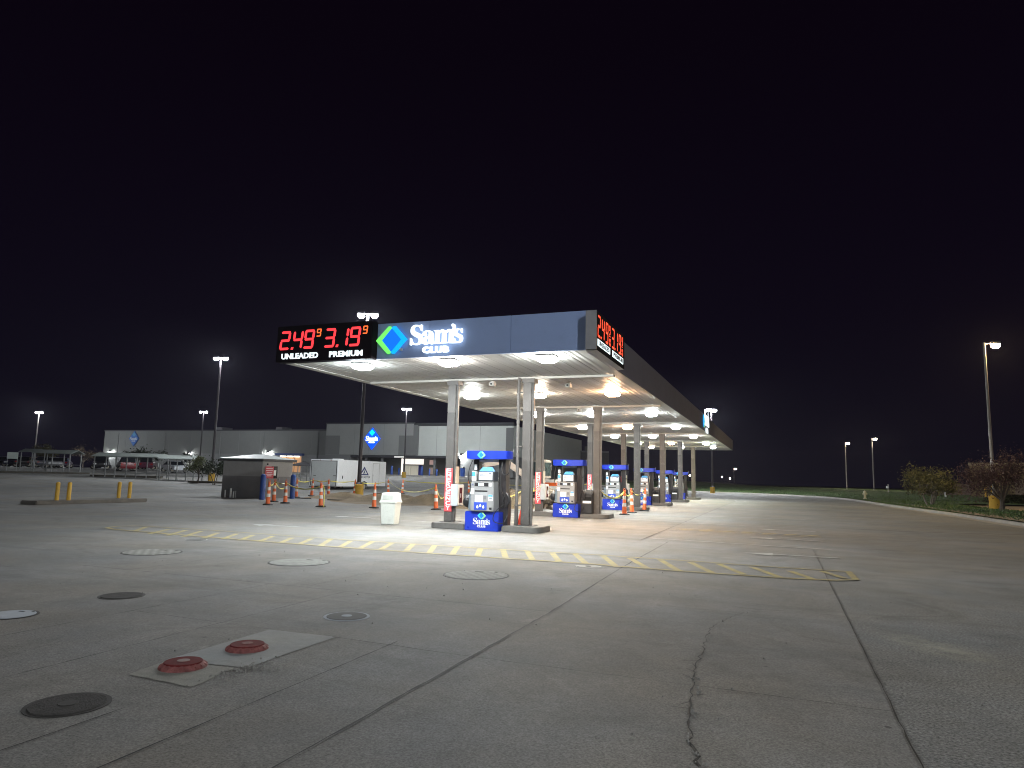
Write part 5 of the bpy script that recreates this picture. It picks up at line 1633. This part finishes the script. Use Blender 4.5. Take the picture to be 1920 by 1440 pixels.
MB().box(-44.4, -43.7, 6.2, 8, 9.7, 10.6).build("rooftop_unit", M("roof unit dark", (.12, .12, .13), rough=.5), st, bevel=.05)

for x in (-126.0, -113.0, -98.5, -88.0, -75.5):
    MB().tube([(x, -.08, 1.3), (x, -.08, 8.8)], .07, 8).build("downpipe", SW_M, st)
for x in (-124, -118, -112, -106, -100, -94, -88.8, -82, -77):
    MB().box(x - .02, x + .02, .035, .048, 4.72, 9.12).build("wall_joint", SW_L, st)
for x in (-66, -63, -60):
    MB().box(x - .02, x + .02, -2.512, -2.502, 4.8, 10.1).build("wall_joint", SW_L, st)
for x in (-50, -46, -42):
    MB().box(x - .02, x + .02, -2.012, -2.002, 4.8, 9.7).build("wall_joint", SW_M, st)
for x, w2 in ((-108, 2.2), (-92, 1.6), (-68.5, 1.8)):
    MB().box(x - w2 / 2, x + w2 / 2, 9, 12, 9.2, 10.6).build("rooftop_unit", M("roof unit dark", (.12, .12, .13)), st, bevel=.05)

# wall packs
PACK = EM("wall pack lens", (.97, 1.0, .97), E_PACK)
def wall_pack(x, y, z, label):
    t = thing("wall_light", label, "wall light", (x, y, z), 0, "wall lights on the store")
    MB().box(-.28, .28, -.30, 0, 0, .26).build("housing", DARKM, t, bevel=.03)
    MB().box(-.28, .28, -.325, -.302, -.11, .22).build("shade", DARKM, t)
    MB().add([(-.24, -.26, -.002), (.24, -.26, -.002), (.24, -.03, -.002), (-.24, -.03, -.002), (-.2, -.22, -.10), (.2, -.22, -.10), (.2, -.05, -.10), (-.2, -.05, -.10)],
             [(4, 7, 6, 5), (0, 4, 5, 1), (1, 5, 6, 2), (2, 6, 7, 3), (3, 7, 4, 0), (0, 1, 2, 3)]).build("lens", PACK, t)
    return t
for u, v, y, lb in ((208, 846, 92.03, "wall light at the store's far left corner"), (355, 850, 92.03, "wall light on the store above the white parked car"), (504, 848, 92.03, "wall light on the store showing above the shed roof"), (866, 853, 90.0, "wall light on the store just left of the first pump's top")):
    d = ray(u, v)
    p = CAM + d * ((y - CAM.y) / d.y)
    wall_pack(p.x, y, p.z, lb)

DBL = M("sign blue unlit", (.03, .10, .32), rough=.4)
DWH = M("sign white unlit", (.40, .44, .5), rough=.5)
DCY = M("sign cyan unlit", (.06, .22, .36), rough=.4)
def store_sign(x, y, z, w_, h_, lit, label):
    t = thing("diamond_sign", label, "store sign", (x, y, z))
    MB().prism([(0, -h_ / 2), (w_ / 2, 0), (0, h_ / 2), (-w_ / 2, 0)], 0, .15, FRONT).build("sign_face", EM("store sign blue", (.0, .10, 1.0), 1.0) if lit else DBL, t)
    T = Matrix.Translation((0, -.151, 0)) @ FRONT
    e_ = h_ * .145
    MB().prism([(0, .27 * h_ - e_), (e_ * 1.0, .27 * h_), (0, .27 * h_ + e_), (-e_, .27 * h_)], 0, .03, T).build("emblem", EM("store sign cyan", (0.0, .62, 1.0), 1.7) if lit else DCY, t)
    T2 = Matrix.Translation((0, -.16, 0)) @ FRONT
    word_mark(t, -w_ * .36, -h_ * .10, w_ * .72, T2, .04, EM("store sign white", (.85, .95, 1.0), 2.2) if lit else DWH, "lettering")
    return t
store_sign(-62.25, 89.4, 7.55, 3.3, 3.85, True, "lit blue diamond sign with white letters on the store's tall front")
store_sign(-121.5, 92.0, 7.6, 2.7, 3.2, False, "unlit blue diamond sign high on the store's left wall")

# bollards and bin along the store front
for i, (u, v) in enumerate(((734, 892), (747.5, 892), (790.5, 893), (805, 894), (818.5, 895))):
    d = ray(u, v)
    p = CAM + d * ((87.0 - CAM.y) / d.y)
    h = 2.0 if i in (0, 2) else 1.5
    bollard((p.x, 87.0, terrain(p.x, 87) + .13), .14 if i not in (0, 2) else .2, h * .75, BLB, "blue bollard at the store front, number %d in the row from the trailer's end" % (i + 1) if False else ["thick blue bollard at the store just right of the trailer", "blue bollard left of the lit store doors", "thick blue bollard right of the lit store doors", "blue bollard halfway between the doors and the front column", "blue bollard beside the left edge of the front column's sign"][i], "blue bollards along the store front")
d = ray(867, 897)
p = CAM + d * ((87.5 - CAM.y) / d.y)
t = thing("store_bin", "blue barrel bin against the store wall left of the first pump", "bin", (p.x, 87.5, terrain(p.x, 87.5) + .13))
MB().lathe([(.35, 0), (.42, 1.1), (.40, 1.3)], (0, 0, 0), 14).build("body", BLB, t, smooth=True)
MB().lathe([(.43, 1.301), (.30, 1.5), (.1, 1.56)], (0, 0, 0), 14).build("lid", DARKM, t, smooth=True)

# low dark building far behind the pumps
LDK = M("far building wall", (.10, .10, .11), rough=.9, var=.1)
fb = thing("annex_building", "low dark building far behind the pumps, right of the store", "building", (0, 0, 0))
a, b_ = AD(1004, 846, 150), AD(1142, 862, 150)
mb = MB()
vv = [(a.x, a.y), (b_.x, b_.y), (b_.x - 6, b_.y + 25), (a.x - 6, a.y + 25)]
mb.prism(vv, 0.2, a.z).build("wall", LDK, fb)
MB().prism([(x + .0, y - .2) for x, y in vv], a.z + .01, a.z + .35).build("roof_edge", M("far roof", (.20, .20, .22), rough=.7), fb)
c = (a + b_) / 2
MB().box(c.x - 2.5, c.x - 1.2, c.y + 3, c.y + 4.5, a.z + .36, a.z + 1.7).build("vent_box", SW_M, fb)
MB().box(c.x + 2.0, c.x + 2.7, c.y + 3, c.y + 4, a.z + .36, a.z + 1.4).build("vent_box", SW_M, fb)

# building at the right edge
RB = M("tan wall", (.16, .125, .07), rough=.85, var=.08, scale=.7)
rb = thing("tan_building", "low tan flat roofed building at the right edge behind the purple tree", "building", (24.4, 79.0, 0), R(-24))
MB().box(0, 30, 0, 20, .1, 4.0).build("wall", RB, rb)
MB().box(-.1, 30.1, -.1, 20.1, 4.0, 4.35).build("parapet", M("tan parapet", (.22, .18, .12), rough=.8), rb)
MB().box(-7, -.02, 6, 8, .1, 1.9).build("side_wall", M("side wall", (.12, .09, .075), rough=.9), rb)
MB().box(2.0, 2.25, -.25, -.02, 2.55, 2.75).build("wall_lamp", EM("small wall lamp", (1, .85, .65), 30.0), rb)
MB().box(4.2, 5.3, -.05, -.01, .2, 2.4).build("door", M("tan door", (.16, .12, .09), rough=.6), rb)
for x in (25.5, 26.1):
    bollard((x, 77.6, .22), .11, 1.5, YB, "yellow bollard at the tan building's wall, %s of two" % ("left" if x < 26 else "right"), "yellow bollards at the tan building")

# hydrant, marker post on the grass, small post in the lot
q = AD(1622, 935, 62)
t = thing("fire_hydrant", "small pale fire hydrant on the grass near the bend of the kerb", "fire hydrant", (q.x, q.y, q.z))
MB().lathe([(.16, 0), (.16, .05), (.10, .07), (.10, .5), (.13, .52), (.12, .62), (.05, .7), (.03, .74)], (0, 0, 0), 14).build("barrel", M("hydrant cream", (.5, .48, .36), rough=.5), t, smooth=True)
MB().tube([(-.2, 0, .42), (.2, 0, .42)], .05, 8).build("hose_cap", M("hydrant cream", (.5, .48, .36)), t)
q = AD(1666, 921, 88)
t = thing("utility_marker", "small pale utility post on the grass left of the green bush", "utility post", (q.x, q.y, q.z - .1))
MB().tube([(0, 0, 0), (0, 0, .95)], .09, 8).build("post", GALV, t)
MB().box(-.25, .02, -.1, .1, .45, .75).build("meter_box", PAPER, t, bevel=.02)
q = AD(1773, 928, 76)
tag(MB().lathe([(.09, 0), (.09, 1.0), (.05, 1.08)], (0, 0, 0), 10).build("marker_post", PAPER, None, loc=(q.x, q.y, .22)), "short pale post in the lot right of the green bush", "post")

# ================================================================== TREES AND BUSHES
BARK = M("bark", (.10, .085, .07), rough=.9, var=.3, scale=8, bump=.6, bscale=30)
BARKP = M("pale bark", (.22, .20, .185), rough=.85, var=.25, scale=8, bump=.5, bscale=30)
def leaf_mat(name, rgb, var=.45):
    return M(name, rgb, rough=.6, var=var, scale=2.2, spec=.25)
def tree(name, p, h, spread, stems, leafm, bark, nleaf, lsize, label, cat, group=None, trunk_h=.35, seed=1, droop=0.0, flat=1.0, trunk_r=.09, gaps=.25):
    rnd = random.Random(seed)
    t = thing(name, label, cat, p, 0, group)
    mb_ = MB()
    tips = []
    for s in range(stems):
        a0 = 2 * PI * s / stems + rnd.uniform(-.4, .4)
        off = .12 * spread / 2 if stems > 1 else 0
        b0 = Vector((math.cos(a0) * off * .5, math.sin(a0) * off * .5, -.05))
        top_ = Vector((math.cos(a0) * off * 2.4, math.sin(a0) * off * 2.4, h * trunk_h)) if stems > 1 else Vector((rnd.uniform(-.1, .1), rnd.uniform(-.1, .1), h * trunk_h))
        mid = b0.lerp(top_, .5) + Vector((rnd.uniform(-.05, .05), rnd.uniform(-.05, .05), 0))
        tr = trunk_r / (stems ** .5)
        mb_.tube([b0, mid, top_], tr * 1.25, 8, tr * .8)
        nb = 9 if stems == 1 else 5
        for k_ in range(nb):
            a = 2 * PI * k_ / nb + rnd.uniform(-.5, .5) if stems == 1 else a0 + rnd.uniform(-1.3, 1.3)
            el = rnd.uniform(.15, 1.2)
            L_ = spread / 2 * rnd.uniform(.6, 1.0)
            st_ = mid.lerp(top_, rnd.uniform(.5, 1))
            zt_ = h * (trunk_h + (1 - trunk_h) * (el / 1.25) * rnd.uniform(.75, 1.0))
            hr = L_ * math.cos(el * .8)
            en_ = Vector((st_.x * .4 + math.cos(a) * hr, st_.y * .4 + math.sin(a) * hr, zt_))
            md = st_.lerp(en_, .5) + Vector((0, 0, .08 * h - droop * .1))
            mb_.tube([st_, md, en_], tr * .45, 6, tr * .1)
            for sub in range(3):
                e2 = md.lerp(en_, rnd.uniform(.2, .9)) + Vector((rnd.uniform(-1, 1), rnd.uniform(-1, 1), rnd.uniform(-.4, .8))) * spread * .13
                mb_.tube([md.lerp(en_, .3), e2], tr * .18, 5, tr * .06)
                tips.append(e2)
            tips.append(en_)
            tips.append(md.lerp(en_, .5))
    mb_.build("trunk", bark, t, smooth=True)
    lf = MB()
    cl = [(q_, rnd.uniform(.10, .20) * spread) for q_ in tips if rnd.random() > gaps * .5]
    for _ in range(nleaf):
        c_, rr = rnd.choice(cl)
        d = Vector((rnd.gauss(0, 1), rnd.gauss(0, 1), rnd.gauss(0, 1) * .75 * flat)) * rr * .62
        c2 = c_ + d
        if c2.z < h * .16:
            continue
        s = lsize * rnd.uniform(.6, 1.35)
        ax = Vector((rnd.uniform(-1, 1), rnd.uniform(-1, 1), rnd.uniform(-1, 1))).normalized()
        m = Matrix.Translation(c2) @ Matrix.Rotation(rnd.uniform(0, 6.28), 4, ax)
        lf.add([(-s, 0, 0), (-.1 * s, -.42 * s, .08 * s), (s, 0, -.1 * s), (.1 * s, .42 * s, .08 * s)], [(0, 1, 2, 3)], m)
    lf.build("crown", leafm, t)
    return t
q = AD(1744, 950, 48)
tree("crape_myrtle", (q.x, q.y, q.z + .02), 2.75, 3.1, 5, leaf_mat("olive leaves", (.085, .085, .036)), BARKP, 5200, .075, "olive green many stemmed bush on the verge left of the purple tree", "bush", seed=3, trunk_h=.3, trunk_r=.11)
q = AD(1877, 968, 38.3)
tree("purple_tree", (q.x, q.y, q.z), 3.5, 4.0, 1, leaf_mat("purple leaves", (.075, .040, .040)), BARK, 8200, .06, "round headed tree with purple leaves on the verge at the right edge", "tree", seed=8, trunk_h=.28, trunk_r=.13)
q = AD(370, 904, 62)
GRN = leaf_mat("green leaves", (.075, .085, .035))
DGR = leaf_mat("dark green leaves", (.020, .028, .014))
tree("small_tree", (q.x, q.y, terrain(q.x, q.y)), 2.55, 2.0, 1, GRN, BARK, 1500, .10, "small leafy tree left of the shed in a kerbed bed", "tree", seed=5, trunk_h=.4, trunk_r=.06)
q = AD(401, 905, 60)
tree("dark_bush", (q.x, q.y, terrain(q.x, q.y)), 2.4, 2.0, 3, DGR, BARK, 1200, .11, "dark bush right against the shed's left side", "bush", seed=6, trunk_r=.06)
q = AD(258, 874, 112)
tree("dark_tree", (q.x, q.y, terrain(q.x, q.y)), 3.4, 4.2, 1, DGR, BARK, 1400, .17, "dark tree before the store wall right of the unlit diamond, left of two touching crowns", "tree", seed=12, trunk_h=.45)
q = AD(286, 874, 112)
tree("dark_tree", (q.x, q.y, terrain(q.x, q.y)), 3.3, 4.0, 1, DGR, BARK, 1400, .17, "dark tree before the store wall, right of two touching crowns", "tree", seed=13, trunk_h=.45)
q = AD(355, 874, 112)
tree("dark_tree", (q.x, q.y, terrain(q.x, q.y)), 2.7, 3.0, 1, DGR, BARK, 900, .16, "small dark tree under the wall light above the white car", "tree", seed=14, trunk_h=.45)
q = AD(82, 875, 112)
tree("far_tree", (q.x, q.y, terrain(q.x, q.y)), 3.6, 3.9, 1, leaf_mat("yellow green leaves", (.085, .08, .03)), BARK, 1300, .17, "dim yellowish tree behind the parked cars at far left", "tree", seed=15, trunk_h=.35)
q = AD(155, 878, 140)
tree("far_tree", (q.x, q.y, terrain(q.x, q.y)), 4.8, 5.5, 1, leaf_mat("brown leaves", (.05, .035, .022)), BARK, 1100, .16, "dim bare looking tree left of the store's corner", "tree", seed=16, trunk_h=.3)
q = AD(1905, 945, 56)
mb = MB()
rnd = random.Random(3)
for _ in range(2600):
    a, rr, zz = rnd.uniform(0, 6.28), rnd.random() ** .5, rnd.random()
    k_ = math.sqrt(max(0, 1 - zz * zz * .8))
    c2 = Vector((2.4 * rr * k_ * math.cos(a), .7 * rr * k_ * math.sin(a), .75 * zz + .05))
    m = Matrix.Translation(c2) @ Matrix.Rotation(rnd.uniform(0, 6), 4, Vector((rnd.uniform(-1, 1), rnd.uniform(-1, 1), rnd.uniform(-1, 1))).normalized())
    mb.add([(-.09, 0, 0), (0, -.04, 0), (.09, 0, 0), (0, .04, 0)], [(0, 1, 2, 3)], m)
tag(mb.build("hedge", DGR, None, loc=(q.x, q.y, .2)), "low dark hedge in the lot right of the purple tree's trunk", "hedge")

# ================================================================== CAR PARK AT THE LEFT
GLASS = M("car glass", (.015, .018, .022), rough=.08, spec=.6)
CHR = M("car light clear", (.65, .68, .7), rough=.2)
TLR = M("tail light red", (.35, .015, .015), rough=.25)
def car(p, rz, paint, label, kind="car"):
    t = thing("parked_car", label, "car", p, rz, "cars parked before the store")
    suv = kind == "suv"
    hh = .25 if suv else 0
    side = [(-2.2, .32), (2.15, .32), (2.25, .5), (2.2, .78 + hh * .4), (1.9, .88 + hh * .5), (1.0, .98 + hh * .5), (-1.6 if not suv else -2.1, 1.0 + hh * .5), (-2.2, .92 + hh * .5), (-2.27, .55)]
    m = Matrix.Rotation(PI / 2, 4, 'X')
    b_ = MB().prism(side, -.88, .88, m).build("body", paint, t, bevel=.07, seg=3)
    z0, z1 = .97 + hh * .5, 1.44 + hh * 1.2
    x0, x1, x2, x3 = (-1.75, -1.15, .25, 1.05) if not suv else (-2.08, -1.85, .25, 1.0)
    mb_ = MB()
    mb_.add([(x0, -.80, z0), (x3, -.80, z0), (x3, .80, z0), (x0, .80, z0), (x1, -.62, z1), (x2, -.62, z1), (x2, .62, z1), (x1, .62, z1)],
            [(0, 1, 5, 4), (1, 2, 6, 5), (2, 3, 7, 6), (3, 0, 4, 7)])
    mb_.build("window", GLASS, t)
    MB().add([(x1 - .04, -.64, z1), (x2 + .04, -.64, z1), (x2 + .04, .64, z1), (x1 - .04, .64, z1), (x1 + .1, -.55, z1 + .06), (x2 - .1, -.55, z1 + .06), (x2 - .1, .55, z1 + .06), (x1 + .1, .55, z1 + .06)],
             [(4, 5, 6, 7), (0, 1, 5, 4), (1, 2, 6, 5), (2, 3, 7, 6), (3, 0, 4, 7), (3, 2, 1, 0)]).build("roof", paint, t, bevel=.02)
    for y in (-.6, .6):
        MB().cbox((2.225, y, .66 + hh * .3), (.08, .36, .15)).build("headlight", CHR, t, bevel=.03)
        MB().cbox((-2.24, y * 1.15, .76 + hh * .3), (.06, .26, .18)).build("tail_light", TLR, t, bevel=.02)
    for x in (-1.4, 1.4):
        for y in (-.80, .80):
            wheel(t, x, y, .33 + hh * .1, .22, .33 + hh * .1, RIM)
    return t
def at_lot(u, v, dpt):
    p_ = AD(u, v, dpt)
    return (p_.x, p_.y, terrain(p_.x, p_.y))
PNT = {k_: M("car paint " + k_, c_, rough=.3, var=.03, coat=.5, spec=.5) for k_, c_ in (("red", (.17, .008, .015)), ("white", (.62, .65, .70)), ("black", (.012, .012, .014)), ("maroon", (.10, .02, .045)), ("navy", (.012, .016, .05)), ("silver", (.40, .41, .43)), ("gold", (.42, .22, .04)), ("purple", (.05, .015, .06)))}
car(at_lot(189, 880, 92), R(-42), PNT["black"], "black car under the left end of the cart shelter roof", "suv")
car(at_lot(236, 884, 88), R(146), PNT["red"], "red car seen from behind through the cart shelter", "suv")
car(at_lot(278, 881, 98), R(130), PNT["maroon"], "dark maroon car between the red and the white one", "suv")
car(at_lot(327, 884, 88), R(-22), PNT["white"], "white car with dark windows near the small tree", "car")
car(at_lot(22, 882, 100), R(-40), PNT["navy"], "dark blue car behind the pale sign at far left")
car(at_lot(43, 882, 98), R(140), PNT["black"], "black car between the pale sign and the yellowish car")
car(at_lot(60, 879, 104), R(20), PNT["gold"], "yellowish car half hidden at the far left shelter")
car(at_lot(78, 881, 98), R(150), PNT["navy"], "dark car next right of the yellowish one")
car(at_lot(99, 881, 98), R(-30), PNT["silver"], "silver car under the far left shelter's right half")
car(at_lot(117, 882, 100), R(135), PNT["purple"], "dark purple car at the right end of the far left shelter")
car(at_lot(3, 881, 104), R(-35), PNT["black"], "dark car cut off by the picture's left edge")

CORR = M("shelter steel", (.30, .31, .31), rough=.45, metal=.3, var=.1)
CROOF = M("shelter roof", (.20, .225, .215), rough=.5, var=.08)
def cart_shelter(a, b_, label, npost=4, wd=1.9, eave=2.05, rise=.35, roofm=CROOF, gable=True):
    a, b_ = Vector(a), Vector(b_)
    a.z, b_.z = terrain(a.x, a.y), terrain(b_.x, b_.y)
    L_ = (b_ - a).length
    ang = math.atan2(b_.y - a.y, b_.x - a.x)
    t = thing("cart_shelter", label, "cart shelter", a, ang, "roofed trolley shelters in the car park")
    rf = MB()
    e_ = .25
    rf.v = [(-e_, -.2, eave), (L_ + e_, -.2, eave), (L_ + e_, wd + .2, eave), (-e_, wd + .2, eave), (-e_ if gable else wd * .5, wd / 2, eave + rise), (L_ + e_ if gable else L_ - wd * .5, wd / 2, eave + rise)]
    rf.v += [(x, y, z - .06) for x, y, z in rf.v]
    rf.f = [(0, 1, 5, 4), (2, 3, 4, 5), (6, 10, 11, 7), (8, 11, 10, 9), (0, 6, 7, 1), (2, 8, 9, 3), (0, 4, 10, 6), (4, 3, 9, 10), (1, 7, 11, 5), (5, 11, 8, 2)] if gable else [(0, 1, 5, 4), (2, 3, 4, 5), (0, 4, 3), (1, 2, 5), (6, 9, 8, 7), (0, 6, 7, 1), (2, 8, 9, 3), (3, 9, 6, 0), (1, 7, 8, 2)]
    rf.build("roof", roofm, t)
    for i in range(npost):
        x = L_ * i / (npost - 1)
        for y in (0, wd):
            MB().box(x - .04, x + .04, y - .04, y + .04, 0, eave - .01).build("post", CORR, t)
    for y in (0.0, wd):
        for z in (.45, .85):
            MB().tube([(0, y, z), (L_, y, z)], .03, 6).build("rail", CORR, t)
    return t
cart_shelter(AD(174, 897, 66), AD(294, 897, 66), "longest cart shelter with pale roof before the red car", 4)
cart_shelter(AD(298, 899, 65), AD(362, 900, 65), "cart shelter with pale roof before the white car, left of the small tree", 3)
cart_shelter(AD(62, 889, 72), AD(128, 889, 72), "gabled cart shelter at far left with its end open to the right", 3)
cart_shelter(AD(36, 886, 82), AD(60, 886, 82), "small cart shelter farthest left behind the pale sign", 2)
cart_shelter(AD(545, 905, 72), AD(580, 906, 72), "dark hip roofed shelter between the shed and the white trailer", 3, 2.2, 1.75, .45, M("shelter dark roof", (.05, .05, .055), rough=.6), False)
a = AD(20, 886, 70)
t = thing("lot_sign", "pale green board sign on two thin posts at the left edge", "sign", (a.x, a.y, terrain(a.x, a.y)), YAW + .2)
MB().box(-.50, .50, -.02, .02, 1.35, 2.0).build("board", M("pale sign board", (.55, .62, .60), rough=.4, var=.05), t, bevel=.015)
for x in (-.44, .44):
    MB().tube([(x, .04, 0), (x, .04, 1.9)], .03, 6).build("sign_post", CORR, t)

# ================================================================== HAZE ADDED FOR LAMP HALOS
hm = bpy.data.materials.new("halo haze")
hm.use_nodes = True
hn = hm.node_tree.nodes
hn.clear()
ho = hn.new("ShaderNodeOutputMaterial")
hv = hn.new("ShaderNodeVolumePrincipled")
hv.inputs["Color"].default_value = (0.86, 0.86, 1.0, 1)
hv.inputs["Density"].default_value = 0.00013
hv.inputs["Anisotropy"].default_value = 0.3
hm.node_tree.links.new(hv.outputs[0], ho.inputs["Volume"])
tag(MB().box(-260, 160, -60, 300, -1.0, 14.2).build("haze", hm), "faint halo haze added round the lamps", "haze", kind="stuff")  # thin volume added so that the lamps get halos
